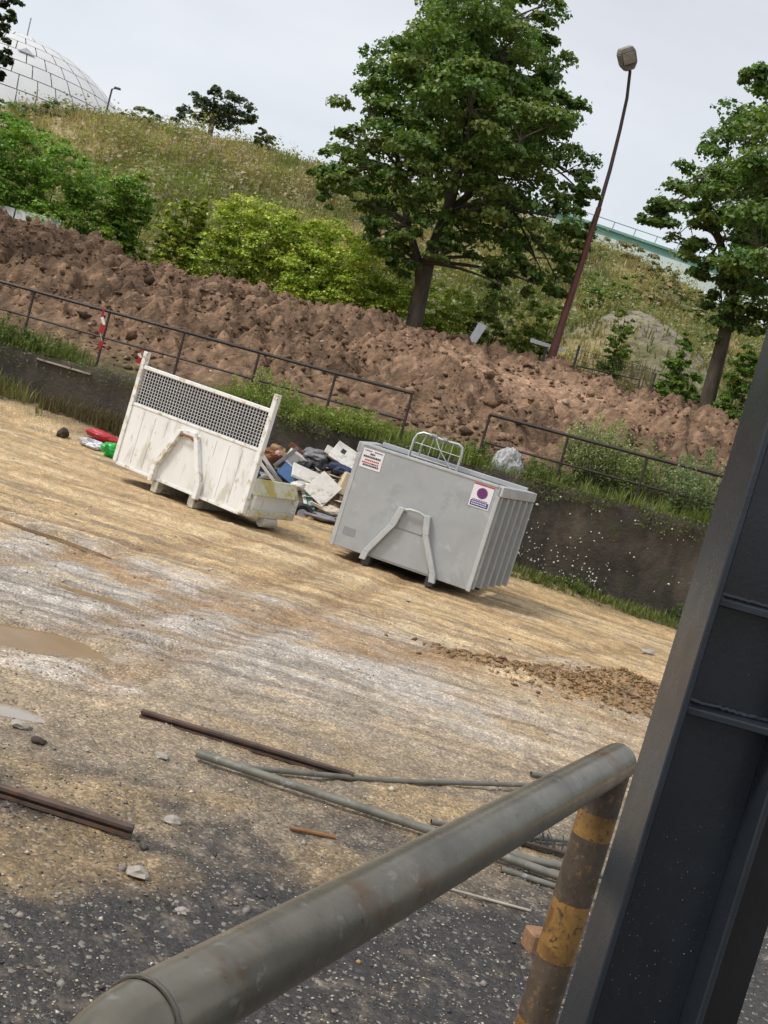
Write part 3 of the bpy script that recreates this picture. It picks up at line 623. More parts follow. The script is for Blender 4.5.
# viaduct
VY = 125.0; va, vb = PY(470, 180, VY), PY(880, 320, VY-12); d = vb-va; ln = float(np.linalg.norm(d[:2])); az = math.atan2(d[1], d[0])
via = thing('viaduct', 'pale green viaduct deck with railing above the right slope', 'bridge', (va[0], va[1], (va[2]+vb[2])/2+.0), (0, math.atan2(-(d[2]), ln)*1.0, az)); via.location[2] = va[2]
TEAL = M('viaduct_green', (.15, .31, .27), var=.12, scale=.4, rough=.6, bmp=0); PALE = M('viaduct_pale', (.50, .58, .57), var=.1, scale=.3, rough=.7, bmp=0)
MB().lim(0, ln, 0, 7, -.25, 0).build('deck_edge', TEAL, via); MB().lim(0, ln, .3, 6.7, -.95, -.26).build('girder', TEAL, via)
MB().lim(0, ln, .25, .29, -2.9, -.96).build('fascia', PALE, via)
MB().tube([(0, .1, .75), (ln, .1, .75)], .05, 6).build('handrail', TEAL, via)
for k in range(int(ln/2.4)): MB().lim(k*2.4, k*2.4+.09, .06, .15, 0, .75).build('baluster', TEAL, via)
for k in range(3): MB().lim(6+k*18, 8+k*18, 2, 5, -16, -.96).build('pier', PALE, via)

# red-brown street lamp
Ly = 28.9; lp = [PY(549, 366, Ly), PY(563, 320, Ly), PY(580, 268, Ly), PY(599, 208, Ly), PY(610, 170, Ly-.05), PY(620, 130, Ly-.15), PY(627, 98, Ly-.3), PY(630, 72, Ly-.55), PY(629, 63, Ly-.64)]
f0 = lp[0].copy(); f0[2] = float(bank_z(f0[0], Ly))-.1; lamp = thing('street_lamp', 'tall rust-red street lamp with curved neck right of the central tree', 'street lamp', tuple(f0))
REDP = M('red_lamp_paint', (.135, .042, .030), var=.3, scale=3, rough=.5, spots=((.07, .03, .02), .6, 5)); DRK = M('dark_lamp_paint', (.055, .032, .028), var=.2, rough=.5)
MB().tube([(0, 0, -.1)]+[p-f0 for p in lp[:4]][0:], [.12, .12, .10, .085, .07], 10).build('mast', REDP, lamp, True)
cv = [Vector(p-f0) for p in lp[3:]]
MB().tube(cv, [.055, .05, .045, .042, .04, .04], 8).build('neck', DRK, lamp, True)
hd = PY(627, 57, Ly-.7)-f0; hb = PY(629, 68, Ly-.6)-f0; ax = (Vector(hd)-Vector(hb)).normalized()
hm = MB(); fr = Vector((0, -1, 0)); sx = ax.cross(fr).normalized(); fy = sx.cross(ax)
def ring(t, a, b): return [Vector(hb)+ax*t+sx*u*a+fy*v*b for u, v in ((-1, -1), (1, -1), (1, 1), (-1, 1))]
rs = [ring(-.05, .11, .10), ring(.10, .20, .15), ring(.38, .21, .16), ring(.50, .15, .13)]
for i in range(3): hm.hexa([*rs[i], *rs[i+1]])
hm.build('lamp_head', M('lamp_head_grey', (.20, .185, .16), var=.3, rough=.5), lamp, bevel=.015)
hm = MB(); P4 = [Vector(hb)+ax*t+sx*u+fy*.165 for t, u in ((.12, -.15), (.12, .15), (.37, .15), (.37, -.15))]
hm.hexa([*P4, *[p+fy*.04 for p in P4]]).build('diffuser', M('lamp_glass', (.28, .25, .20), rough=.2), lamp)

# mesh fence, signs, barrier behind the bank
fence = thing('mesh_fence', 'dark wire mesh fence with rail behind the bank, right of the lamp', 'fence', (0, 0, 0))
fpts = [(572, 372), (590, 378), (650, 392), (668, 398)]; FYY = 29.2
fp = []
for q in fpts: p = PY(*q, FYY); p[2] = float(bank_z(p[0], FYY)); fp.append(p)
fence.location = tuple(fp[0]); o0 = fp[0]
for p in (fp[0], fp[2]): MB().tube([p-o0, p-o0+np.array([0, 0, 1.15])], .035, 6).build('post', DKM, fence)
wm = MB(); A, B = fp[0]-o0, fp[3]-o0
for k in range(29): p = A+(B-A)*k/28; wm.tube([p, p+np.array([0, 0, 1.05])], .006, 3, False)
for h in (.15, .35, .55, .75, .95, 1.04): wm.tube([A+np.array([0, 0, h]), B+np.array([0, 0, h])], .007, 3, False)
wm.build('wire_mesh', DKM, fence)['kind'] = 'stuff'
h0 = PY(575, 374, FYY-.3)-o0; h1 = PY(577, 366, FYY-.3)-o0; h2 = PY(640, 380, FYY-.3)-o0; h3 = PY(637, 392, FYY-.3)-o0
MB().tube([h0+np.array([0, 0, -.3]), h1, h2, h3], .028, 6).build('tube_rail', DKM, fence, True)
def panel_thing(name, label, cat, pix, Y, th, mat, zf):
    ps = [PY(*q, Y) for q in pix]; c = np.mean(ps, 0); o = thing(name, label, cat, (c[0], Y, float(zf(c[0], Y))))
    L = np.array(o.location); mb = MB(); fr = [p-L for p in ps]; mb.hexa([*fr, *[p+np.array([0, th, 0]) for p in fr]]); mb.build('board', mat, o)
    MB().tube([(0, .06, -.1), (0, .06, float(max(p[2] for p in fr))-.05)], .035, 6).build('post', DKM, o); return o
WP = M('white_paint', (.70, .71, .72), var=.1, rough=.5, spots=((.4, .38, .33), .66, 5))
panel_thing('sign_board', 'small leaning white board right of the central tree trunk', 'sign', [(465, 345), (473, 348), (487, 326), (479, 322)], 29.0, .03, WP, bank_z)
panel_thing('sign_board', 'narrow white bar sign at the foot of the lamp post', 'sign', [(530, 342), (564, 352), (565, 349), (531, 338)], 29.3, .05, WP, bank_z)
gb = thing('guard_rail', 'white metal road barrier above the earth bank at the left edge', 'barrier'); A = PY(-30, 202, 30.0); B = PY(60, 225, 29.4); L0 = A.copy(); L0[2] = float(bank_z(A[0], 29.9))-.2; gb.location = tuple(L0)
for a, b_ in ((0, .49), (.51, 1)):
    mb = MB(); p, q = A+(B-A)*a-L0, A+(B-A)*b_-L0; hgt = np.array([0, 0, .26]); mb.hexa([p-hgt*.5, q-hgt*.5, q-hgt*.5+np.array([0, .06, 0]), p-hgt*.5+np.array([0, .06, 0]), p+hgt*.5, q+hgt*.5, q+hgt*.5+np.array([0, .06, 0]), p+hgt*.5+np.array([0, .06, 0])]); mb.build('beam', WP, gb)
for a in (.08, .5, .95): p = A+(B-A)*a-L0; MB().tube([(p[0], p[1]+.12, -.3), (p[0], p[1]+.12, p[2])], .05, 6).build('post', DKM, gb)

# ================================================================== RETAINING WALL AND RAILINGS
def wall_mat():
    m = bpy.data.materials.new('old_concrete'); m.use_nodes = True; nt = m.node_tree; bs = nt.nodes['Principled BSDF']
    g = nt.nodes.new('ShaderNodeNewGeometry'); P = g.outputs['Position']
    mp = nt.nodes.new('ShaderNodeMapping'); mp.inputs['Scale'].default_value = (1, 1, .35); nt.links.new(P, mp.inputs[0]); v = mp.outputs[0]
    c = ramp(nt, [(.25, (.030, .027, .022)), (.5, (.062, .053, .042)), (.72, (.105, .088, .066))], noise(nt, v, 1.6, 8, .8, .62))
    c = mixc(nt, ramp(nt, [(.56, (0, 0, 0)), (.68, (.7,)*3)], noise(nt, P, 2.3, 7, .5, .65)), c, (.050, .058, .022))
    c = mixc(nt, ramp(nt, [(.68, (0, 0, 0)), (.73, (.75,)*3)], noise(nt, v, 3.4, 8, .4, .7)), c, (.23, .20, .165))
    c = mixc(nt, ramp(nt, [(.72, (0, 0, 0)), (.74, (.8,)*3)], noise(nt, P, 26, 4, 0, .5)), c, (.42, .40, .36))
    nt.links.new(c, bs.inputs['Base Color']); bs.inputs['Roughness'].default_value = .85; bs.inputs['Specular IOR Level'].default_value = .25
    bump(nt, noise(nt, P, 9, 10, .3, .7), .9, .05, bs); return m
WM = wall_mat()
gx = np.arange(-19, 13, .08); gz = np.linspace(0, 1, 26); X, T = np.meshgrid(gx, gz); x, t = X.ravel(), T.ravel()
z = -.35-K*x+(wall_top(x)+K*x+.35+(fbm(x*1.5, 0*x, 601, 3)-.5)*.06)*t; y = wall_y(x)-(fbm(x*2.2, z*2.2, 611, 4)-.5)*.07+(.04*sst(.93, 1, t))
wall = thing('retaining_wall', 'long dark weathered concrete retaining wall behind the two bins', 'wall', (0, 18, 0)); off = np.array([0, 18, 0])
link('wall_face', fast_mesh('wall_face', np.stack([x, y, z], 1)-off, grid_faces(*X.shape), None, True), WM, wall)
gy = np.array([0, .15, .3]); X, T = np.meshgrid(gx, gy); x = X.ravel(); tt = T.ravel()
zt = wall_top(x)+(fbm(x*1.5, 0*x, 601, 3)-.5)*.06+np.where(tt > .01, .012, -.002); yt = wall_y(x)-(fbm(x*2.2, (wall_top(x)+(fbm(x*1.5, 0*x, 601, 3)-.5)*.06)*2.2, 611, 4)-.5)*.07+.04+tt
link('wall_top', fast_mesh('wall_top', np.stack([x, yt, zt], 1)-off, grid_faces(*X.shape), None, False), WM, wall)
a, b_ = PY(14, 354, 18.28), PY(73, 371, 18.2); mb = MB(); ya = lambda p: float(wall_y(p[0]))-.05
pts = [(a, .05), (b_, .045)]; mb.hexa([(a[0], ya(a), a[2]-.016), (b_[0], ya(b_), b_[2]-.016), (b_[0], ya(b_)+.1, b_[2]-.016), (a[0], ya(a)+.1, a[2]-.016), (a[0], ya(a)+.03, a[2]+.016), (b_[0], ya(b_)+.03, b_[2]+.016), (b_[0], ya(b_)+.1, b_[2]+.016), (a[0], ya(a)+.1, a[2]+.016)])
mb.v = [tuple(np.array(v)-off) for v in mb.v]; mb.build('ledge', M('pale_concrete', (.20, .165, .12), var=.3, rough=.85), wall)

RUSTY = M('dark_rail_rust', (.030, .020, .017), var=.45, scale=7, rough=.6, spots=((.09, .04, .02), .6, 9), bmp=.3)
def railing(label, pxs, last_top=True):
    o = thing('railing', label, 'railing'); ps = []
    for q in pxs:
        p = PY(*q, 18.6)
        for _ in range(3): p = PY(*q, float(wall_y(p[0]))+.33)
        ps.append(p)
    z0 = np.mean([p[2] for p in ps]); L = np.array([ps[0][0], ps[0][1], float(bank_z(ps[0][0], ps[0][1]))]); o.location = tuple(L)
    ps = [np.array([p[0], p[1], p[2]*.5+z0*.5])-L for p in ps]
    mb = MB(); mb.tube([p for p in ps], .030, 8); mb.build('top_rail', RUSTY, o, True)
    dz_ = np.array([0, 0, -.47]); MB().tube([p+dz_+np.array([0, .0, .0]) for p in ps], .020, 7).build('mid_rail', RUSTY, o, True)
    for p in ps:
        gz_ = float(bank_z(p[0]+L[0], p[1]+L[1]))-L[2]
        MB().tube([(p[0], p[1], gz_-.15), (p[0]+random.uniform(-.012, .012), p[1], p[2])], .023, 7).build('post', RUSTY, o, True)
    return o
railing('dark rusty pipe railing on the wall behind the white bin', [(-190, 229), (-115, 249), (-40, 270), (35, 291), (110, 312), (185, 332), (260, 353), (336, 374), (413, 393)])
railing('dark rusty pipe railing on the wall behind the grey bin', [(490, 415), (569, 436), (648, 457), (724, 476), (800, 497), (876, 518)])
# red and white tape
TR = M('tape_red', (.55, .04, .05), var=.1, rough=.5); TW = M('tape_white', (.75, .72, .72), var=.08, rough=.5)
def tape(label, pix):
    ps = []
    for q in pix:
        p = PY(*q, 18.6)
        for _ in range(3): p = PY(*q, float(wall_y(p[0]))+.28)
        ps.append(p)
    o = thing('barrier_tape', label, 'tape', tuple(ps[-1])); L = ps[-1]
    for i in range(len(ps)-1):
        a, b_ = ps[i]-L, ps[i+1]-L; w_ = np.array([.018+.012*((i*7) % 3), .02*(-1)**i, .012*(-1)**(i//2)])
        MB().add([a-w_, a+w_, b_+w_*.8, b_-w_*.8, a-w_+[0, .004, 0], a+w_+[0, .004, 0], b_+w_*.8+[0, .004, 0], b_-w_*.8+[0, .004, 0]], [(0, 1, 2, 3), (7, 6, 5, 4), (0, 4, 5, 1), (1, 5, 6, 2), (2, 6, 7, 3), (3, 7, 4, 0)]).build('strip', TR if i % 2 == 0 else TW, o)
tape('red and white tape knotted round the railing post, hanging', [(104, 309), (102, 317), (104, 325), (100, 333), (102, 341), (99, 349)])
tape('short torn red and white tape behind the white bin corner', [(143, 348), (139, 353), (141, 358), (137, 363), (140, 366)])

# grass and weeds on wall top, wall foot
def strip(name, label, n, xr, off0, off1, fn, hmin, hmax, c1, c2, thr=.0, nb=5, wid=.008, cat='grass', lean=.7):
    xv = rng.uniform(xr[0], xr[1], n); yv = wall_y(xv)+rng.uniform(off0, off1, n)
    k = fbm(xv*.9, yv*1.2, 701+n, 3) > thr+.18*rng.random(n); xv, yv = xv[k], yv[k]; n = len(xv); f = rng.random((n, 1))
    return tag(blades(name, np.stack([xv, yv, fn(xv, yv)-.02], 1), hmin+(hmax-hmin)*rng.random(n)**2, np.full(n, wid), np.array(c1)*(1-f)+np.array(c2)*f, nb, .9, lean), label, cat, kind='stuff')
E_ = .32
tz = lambda x, y: np.where(y-wall_y(x) < .30, wall_top(x)+.0, bank_z(x, y))
strip('wall_top_grass', 'green grass along the wall top between the two bins', 3800, (-3.4, 1.2), .03, 1.0, tz, .10, .34, (.16, .22, .045), (.28, .31, .09), .30)
strip('wall_top_grass', 'low grass on the wall top right of the grey bin', 2600, (1.2, 9), .03, .8, tz, .08, .30, (.14, .19, .045), (.24, .27, .08), .30)
strip('wall_top_grass', 'weedy grass on the wall top at the left edge', 1300, (-11, -5.6), .03, .9, tz, .12, .42, (.09, .14, .03), (.16, .19, .05), .30)
strip('wall_foot_grass', 'green grass along the wall foot right of the grey bin', 3000, (1.6, 8), -.75, -.06, lambda x, y: ground_h(x, y), .05, .17, (.13, .17, .04), (.19, .20, .06), .34)
strip('wall_foot_grass', 'grass and weeds at the wall foot, far left', 1500, (-12, -6.0), -.8, -.06, lambda x, y: ground_h(x, y), .08, .42, (.13, .15, .04), (.24, .22, .10), .34)
strip('hanging_weeds', 'brown dry weeds at the wall foot left of the white bin', 1200, (-6.2, -3.2), -.5, -.05, lambda x, y: ground_h(x, y), .10, .38, (.12, .09, .045), (.16, .13, .07), .33, wid=.006)
# moss hanging over the wall edge
n = 5200; xv = rng.uniform(-8, 8, n); k = (fbm(xv*1.3, 0*xv, 741, 3) > .44) & ((xv > -3.2) | (rng.random(n) < .3)); xv = xv[k]; n = len(xv); dn = rng.random(n)**1.8*.32*(.3+1.2*fbm(xv*2.5, 0*xv+4, 751, 2))
P = np.stack([xv, wall_y(xv)-.03-.08*rng.random(n), wall_top(xv)+.04-dn], 1); f = rng.random((n, 1))
tag(leaves('overhanging_moss', P, rng.normal(size=(n, 3))*.5+np.array([0, -1, .5]), .035+.045*rng.random(n), np.array([.075, .10, .025])*(1-f)+np.array([.13, .15, .04])*f, None, NT), 'creeping greenery hanging over the wall edge', 'moss', kind='stuff')
# little white blossoms in front of the wall
xs, zs = [], []
for _ in range(200):
    if random.random() < .62: xx_ = random.uniform(1.7, 3.7); zz_ = .15+abs(random.gauss(0, .22))+(.15 if xx_ < 2.6 else 0)
    else: xx_ = random.uniform(1.7, 5.2); zz_ = random.uniform(.2, 1.45)
    xs.append(xx_+random.gauss(0, .05)); zs.append(zz_)
xs = np.array(xs); zs = np.array(zs); n = len(xs); P = np.stack([xs, wall_y(xs)-.10-.08*rng.random(n), zs], 1)
fl_ = scatter('blossom', P, .008+.012*rng.random(n)**1.5, np.tile(np.array([[.72, .72, .68]]), (n, 1)), OV, OF, STONE_M, 1., .3); fl_.data.materials.clear(); fl_.data.materials.append(MA('petal', rough=.7, trans=.2, nvar=.05))
tag(fl_, 'scattered tiny white blossoms against the wall right of the grey bin', 'blossoms', kind='stuff')
mb = MB()
for i in range(0, n):
    p = P[i]; mb.tube([(p[0], p[1]+.02, p[2]), (p[0]+random.gauss(0, .03), float(wall_y(p[0]))-.02, max(-.1, p[2]-random.uniform(.05, .22)))], .0025, 3, False)
tag(mb.build('blossom_stem', M('stem_green', (.06, .075, .025), rough=.8, bmp=0)), 'thin stems carrying the white blossoms on the wall', 'stems', kind='stuff')

def weed(label, foot, hgt, rad_, nst, size, t1, t2, nl=60, cat='plant'):
    """bushy feathery weed: many upright stems, each with fine leaves all along"""
    o = thing('tall_weed', label, cat, tuple(foot)); P, N, C, S = [], [], [], []; mb = MB()
    for i in range(nst):
        a = rng.random()*6.283; r = rad_*math.sqrt(rng.random()); h = hgt*(.55+.5*rng.random())*(1-.45*(r/rad_)**2)
        bx_ = np.array([math.cos(a)*r*.35, math.sin(a)*r*.35, -.05]); tp = np.array([math.cos(a)*r*1.1, math.sin(a)*r*1.1, h]); md_ = (bx_+tp)/2+np.array([0, 0, h*.12])
        pts = bez(bx_, md_, tp, 6); mb.tube(pts, [.007, .006, .005, .004, .003, .002], 3)
        t = .12+.9*rng.random(nl)**.8; t = np.clip(t, 0, 1)
        q = (1-t)[:, None]**2*bx_+2*(t*(1-t))[:, None]*md_+(t*t)[:, None]*tp; sp_ = .09*hgt*(1.15-t)[:, None]+.02
        P.append(q+rng.normal(size=(nl, 3))*sp_); N.append(rng.normal(size=(nl, 3))+np.array([0, 0, .6])); S.append(size*(.6+.8*rng.random(nl)))
        f = t[:, None]*.7+.3*rng.random((nl, 1)); C.append((np.array(t1)*(1-f)+np.array(t2)*f)*(.8+.4*rng.random((nl, 1))))
    mb.build('stem', M('stem_green', (.06, .075, .025), rough=.8, bmp=0), o)
    leaves('foliage', np.concatenate(P), np.concatenate(N), np.concatenate(S), np.concatenate(C), o, NT); return o
def wfoot(px_, py_, dy): p = PY(px_, py_, 18.8); p = PY(px_, py_, float(wall_y(p[0]))+dy); return np.array([p[0], p[1], float(tz(np.array([p[0]]), np.array([p[1]]))[0])])
weed('tall feathery pale green weed at the railing, right of the plastic sheet', wfoot(592, 470, 1.0), 1.35, .6, 80, .06, (.17, .22, .075), (.36, .39, .20), 75)
weed('second feathery weed under the right railing, nearer the column', wfoot(632, 480, .9), 1.15, .55, 60, .06, (.15, .21, .065), (.29, .34, .14), 70)
weed('grey-green bushy weed on the wall beside the steel column', wfoot(693, 496, .8), 1.2, .8, 80, .06, (.12, .18, .07), (.24, .30, .15), 75)
weed('leafy green weed behind the right end of the grey bin', wfoot(545, 468, .45), .55, .5, 40, .06, (.08, .13, .03), (.14, .19, .05), 50)
weed('bright green weed between the wire frame and the right railing', wfoot(478, 450, .4), .5, .42, 36, .06, (.10, .16, .03), (.17, .22, .05), 50)
weed('bright grass clump behind the right post of the white bin', wfoot(268, 398, .5), .8, .7, 60, .06, (.16, .24, .045), (.28, .34, .09), 50)
weed('grassy clump under the left railing near its free end', wfoot(350, 430, .3), .5, .75, 60, .06, (.16, .24, .045), (.28, .33, .08), 50)
weed('grassy clump on the wall behind the gap between the bins', wfoot(310, 415, .35), .45, .6, 46, .06, (.15, .23, .045), (.26, .31, .08), 50)
weed('dark green weed on the wall top at the left picture edge', wfoot(8, 330, .4), .7, .45, 46, .06, (.08, .13, .03), (.14, .18, .05), 50)
weed('green weed beside the left railing post with no tape', wfoot(48, 345, .35), .5, .45, 36, .06, (.09, .14, .03), (.15, .19, .05), 50)
p = G(8, 408); weed('tall green weed at the wall foot, left edge', (p[0]-.1, float(wall_y(p[0]))-.45, .25), .8, .4, 36, .06, (.10, .14, .035), (.18, .20, .07), 50)
p = G(655, 612); weed('small leafy weed at the wall foot by the column', (p[0], float(wall_y(p[0]))-.25, -.05), .5, .3, 26, .055, (.06, .11, .025), (.11, .17, .04), 50)
p = G(560, 590); weed('low weed at the wall foot right of the grey bin', (p[0], float(wall_y(p[0]))-.3, 0), .3, .35, 26, .05, (.08, .13, .025), (.15, .19, .05), 40)
# crumpled plastic sheet on the wall
pf = wfoot(508, 466, .30); bm = bmesh.new(); bmesh.ops.create_icosphere(bm, subdivisions=4, radius=1)
for v in bm.verts:
    c_ = v.co; q = 1+.35*(float(vn(c_.x*2.5+9, c_.z*2.5+c_.y*2, 3))-.5)+.3*abs(float(vn(c_.x*6+1, c_.z*2+c_.y*6, 5))-.5); v.co = Vector((c_.x*.27*q, c_.y*.17*q, max(-.1, c_.z)*.36*q))
me = bpy.data.meshes.new('plastic_sheet'); bm.to_mesh(me); bm.free()
PLM = M('clear_plastic', (.36, .37, .37), var=.55, scale=9, rough=.28, stretch=(3, 3, 1), bmp=.8, bdist=.03, bscale=14)
o = link('plastic_sheet', me, PLM); o.location = tuple(pf+np.array([0, 0, .05])); tag(o, 'crumpled clear plastic sheet on the wall top right of the wire frame', 'plastic sheet')

# ================================================================== GREY BIN
GREY = M('grey_bin_paint', (.355, .372, .378), var=.10, scale=2.2, rough=.42, spots=[((.315, .33, .335), .54, 2.2), ((.42, .44, .445), .58, 5), ((.24, .21, .17), .66, 12), ((.17, .16, .15), .67, 26)], bmp=.12, bdist=.004, bscale=12)
GREYR = M('grey_bin_edge', (.43, .445, .45), var=.14, scale=5, rough=.45, spots=((.28, .26, .22), .66, 9), bmp=.15)
BLK = M('black_rubber_and_filler', (.012, .012, .013), var=.2, rough=.7)
UND = M('dark_underframe', (.05, .048, .045), var=.4, rough=.8)
PSI = R_(13); fr_ = G(468, 590, .13); W = 1.86; Lb = 1.68; HT = 1.475; FL_ = .24
cx_ = fr_[0]-W/2*math.cos(PSI); cy_ = fr_[1]+W/2*math.sin(PSI)
gbin = thing('waste_bin', 'grey steel roll-off bin with ribbed side and two stickers', 'bin', (cx_, cy_, -K*cx_), (0, R_(1.9), -PSI))
hw = W/2; t_ = .05; zb_ = .13
def yx(y): return hw+FL_*y/Lb        # half width at depth y
MB().lim(-hw, hw, 0, t_, zb_, HT).build('front_panel', GREY, gbin, bevel=.006)
for s in (-1, 1):
    mb = MB(); a = [(s*hw, t_), (s*yx(Lb), Lb)]
    mb.hexa([(a[0][0]-s*.09, t_+.002, zb_), (a[1][0]-s*.09, Lb, zb_), (a[1][0]-s*.12, Lb, zb_), (a[0][0]-s*.12, t_+.002, zb_), (a[0][0]-s*.09, t_+.002, HT-.01), (a[1][0]-s*.09, Lb, HT-.01), (a[1][0]-s*.12, Lb, HT-.01), (a[0][0]-s*.12, t_+.002, HT-.01)])
    mb.build('side_panel', GREY, gbin)
    for k in range(6):
        y0 = .06+k*(Lb-.12)/5.; x0 = yx(y0)*s
        mb = MB(); x1 = yx(y0+.07)*s
        mb.hexa([(x0-s*.089, y0, zb_+.02), (x0+s*.035, y0, zb_+.02), (x1+s*.035, y0+.07, zb_+.02), (x1-s*.089, y0+.07, zb_+.02), (x0-s*.089, y0, HT-.13), (x0+s*.035, y0, HT-.13), (x1+s*.035, y0+.07, HT-.13), (x1-s*.089, y0+.07, HT-.13)]); mb.build('rib', GREY, gbin, bevel=.006)
    mb = MB(); mb.hexa([(s*(hw-.09), t_+.003, HT-.12), (s*(hw+.04), -.004, HT-.12), (s*(yx(Lb)+.04), Lb+.04, HT-.12), (s*(yx(Lb)-.09), Lb+.04, HT-.12), (s*(hw-.09), t_+.003, HT+.012), (s*(hw+.04), -.004, HT+.012), (s*(yx(Lb)+.04), Lb+.04, HT+.012), (s*(yx(Lb)-.09), Lb+.04, HT+.012)])
    mb.build('top_rim', GREYR, gbin, bevel=.008)
    MB().lim(s*hw-.02 if s < 0 else hw-.03, s*hw+.03 if s < 0 else hw+.02, -.006, .046, zb_-.01, HT-.121).build('corner_post', GREYR, gbin, bevel=.004)
MB().lim(-hw+.03, hw-.03, -.01, .06, HT-.02, HT+.016).build('front_rim', GREYR, gbin, bevel=.006)
MB().lim(-yx(Lb)+.1, yx(Lb)-.1, Lb-.06, Lb, zb_, HT-.005).build('rear_panel', GREY, gbin)
MB().lim(-yx(Lb)+.1, yx(Lb)-.1, Lb-.07, Lb+.035, HT-.02, HT+.05).build('rear_rim', GREYR, gbin, bevel=.006)
MB().lim(-hw+.06, hw-.06, t_+.01, Lb-.07, zb_+.01, zb_+.05).build('floor_plate', UND, gbin)
for s in (-1, 1):
    MB().lim(s*.43-.05, s*.43+.05, -.03, Lb-.05, .02, zb_-.002).build('skid', UND, gbin)
    mb = MB(); xw = hw-.12
    c = (s*xw, Lb-.25, .075); mb.tube([(c[0]-.07, c[1], c[2]), (c[0]+.07, c[1], c[2])], .075, 14); mb.build('roller', BLK, gbin, True)
    # lifting frame leg: foot, slanted run, short upright
    pts = [(s*.47, zb_-.05), (s*.45, zb_+.06), (s*.22, .62), (s*.17, .86)]; wd = .04; mb = MB()
    for (a, b_) in zip(pts[:-1], pts[1:]):
        mb.hexa([(a[0]-wd, -.085, a[1]), (a[0]+wd, -.085, a[1]), (a[0]+wd, -.002, a[1]), (a[0]-wd, -.002, a[1]), (b_[0]-wd, -.085, b_[1]), (b_[0]+wd, -.085, b_[1]), (b_[0]+wd, -.002, b_[1]), (b_[0]-wd, -.002, b_[1])])
    mb.build('lifting_leg', GREYR, gbin, bevel=.005)
MB().tube([(-.16, -.05, .83), (-.06, -.07, .865), (.06, -.07, .865), (.16, -.05, .83)], .018, 8).build('hook_bar', GREYR, gbin, True)
MB().lim(-.16, .16, -.012, -.002, .60, .80).build('hook_plate', GREY, gbin)
mb = MB(); mb.add([(-.2, -.004, .58), (.2, -.004, .58), (.40, -.004, zb_+.03), (-.40, -.004, zb_+.03), (-.2, -.012, .58), (.2, -.012, .58), (.40, -.012, zb_+.03), (-.40, -.012, zb_+.03)], [(0, 1, 2, 3), (7, 6, 5, 4), (0, 4, 5, 1), (1, 5, 6, 2), (2, 6, 7, 3), (3, 7, 4, 0)]); mb.build('guide_plate', GREY, gbin)
PW = M('sticker_white', (.75, .74, .76), var=.04, rough=.35, bmp=0); PP = M('sticker_purple', (.16, .03, .16), var=.1, rough=.35, bmp=0); PN = M('sticker_navy', (.06, .05, .22), var=.1, rough=.35, bmp=0); PR = M('sticker_red', (.50, .05, .06), rough=.4, bmp=0); PK = M('sticker_black', (.02, .02, .022), rough=.4, bmp=0)
def decal(par, x0, x1, z0, z1, mat, lay, name): MB().lim(x0, x1, -.006-.0025*lay, -.0035-.0025*(lay-1), z0, z1).build(name, mat, par)
# left notice: rows of small print, lower rows red
st = MB().lim(-hw+.05, -hw+.33, -.006, -.0005, HT-.29, HT-.045).build('notice_sticker', PW, gbin, label='white notice with black and red rows of print')
rr = random.Random(3)
for j, (zz_, h, mt_, x0, x1) in enumerate([(HT-.075, .012, PN, .02, .12), (HT-.075, .012, PK, .15, .26), (HT-.115, .022, PK, .10, .17), (HT-.155, .024, PK, .02, .26), (HT-.195, .018, PR, .05, .25), (HT-.23, .018, PR, .02, .24), (HT-.262, .022, PK, .04, .26)]):
    xx_ = -hw+.05+x0
    while xx_ < -hw+.05+x1-.008:
        w_ = rr.uniform(.010, .022); MB().lim(xx_, min(xx_+w_, -hw+.05+x1), -.0085, -.0062, zz_, zz_+h).build('letter', mt_ if rr.random() > .15 else PK, st); xx_ += w_+.006
st = MB().lim(hw-.33, hw-.07, -.006, -.0005, HT-.33, HT-.035).build('round_symbol_sign', PW, gbin, label='white sign with purple disc and navy text band')
MB().lim(hw-.33, hw-.07, -.0085, -.0062, HT-.052, HT-.035).build('red_band', PR, st)
mb = MB(); n = 24; c0_ = (hw-.20, HT-.145); mb.poly([(c0_[0]+.068*math.cos(2*math.pi*k/n), c0_[1]+.068*math.sin(2*math.pi*k/n)) for k in range(n)], -.0088, -.0062); mb.build('disc', PP, st)
MB().lim(hw-.315, hw-.085, -.0088, -.0062, HT-.315, HT-.25).build('text_band', PN, st)
for zz_ in (HT-.275, HT-.300):
    xx_ = hw-.30
    while xx_ < hw-.11:
        w_ = rr.uniform(.010, .02); MB().lim(xx_, xx_+w_, -.0108, -.009, zz_, zz_+.012).build('letter', PW, st); xx_ += w_+.006
for k in range(9): MB().lim(hw-.30+k*.022, hw-.285+k*.022, -.0085, -.0062, HT-.243, HT-.232).build('letter', PN, st)
MB().lim(-hw+.10, -hw+.26, -.004, -.0005, .30, .40).build('paint_patch', M('grey_patch', (.25, .265, .275), var=.1, rough=.5, bmp=0), gbin)
# bent wire frame standing in the bin
R3 = gbin.rotation_euler.to_matrix()
GAL = M('galvanised', (.50, .51, .50), var=.2, scale=9, rough=.4, metal=.5)
fo = gbin.location+R3 @ Vector((-.22, Lb-.22, zb_+.05)); wf = thing('bent_gate', 'bent galvanised tube frame sticking up out of the grey bin', 'metal frame', fo, (0, R_(1.9), -PSI))
MB().tube([(-.42, 0, 0), (-.40, 0, 1.52), (-.37, 0, 1.60), (-.30, .0, 1.64), (-.2, 0, 1.64), (.0, .02, 1.62), (.22, .0, 1.63), (.28, 0, 1.60), (.30, 0, 1.52), (.29, 0, 0)], .020, 8).build('outer_tube', GAL, wf, True)
MB().tube([(-.30, .03, .1), (-.28, .03, 1.5), (-.25, .02, 1.62)], .014, 7).build('upright', GAL, wf, True)
for z_ in (1.12, 1.30, 1.48): MB().tube([(-.40, .0, z_), (.29, 0, z_-.01)], .006, 5).build('wire', GAL, wf)
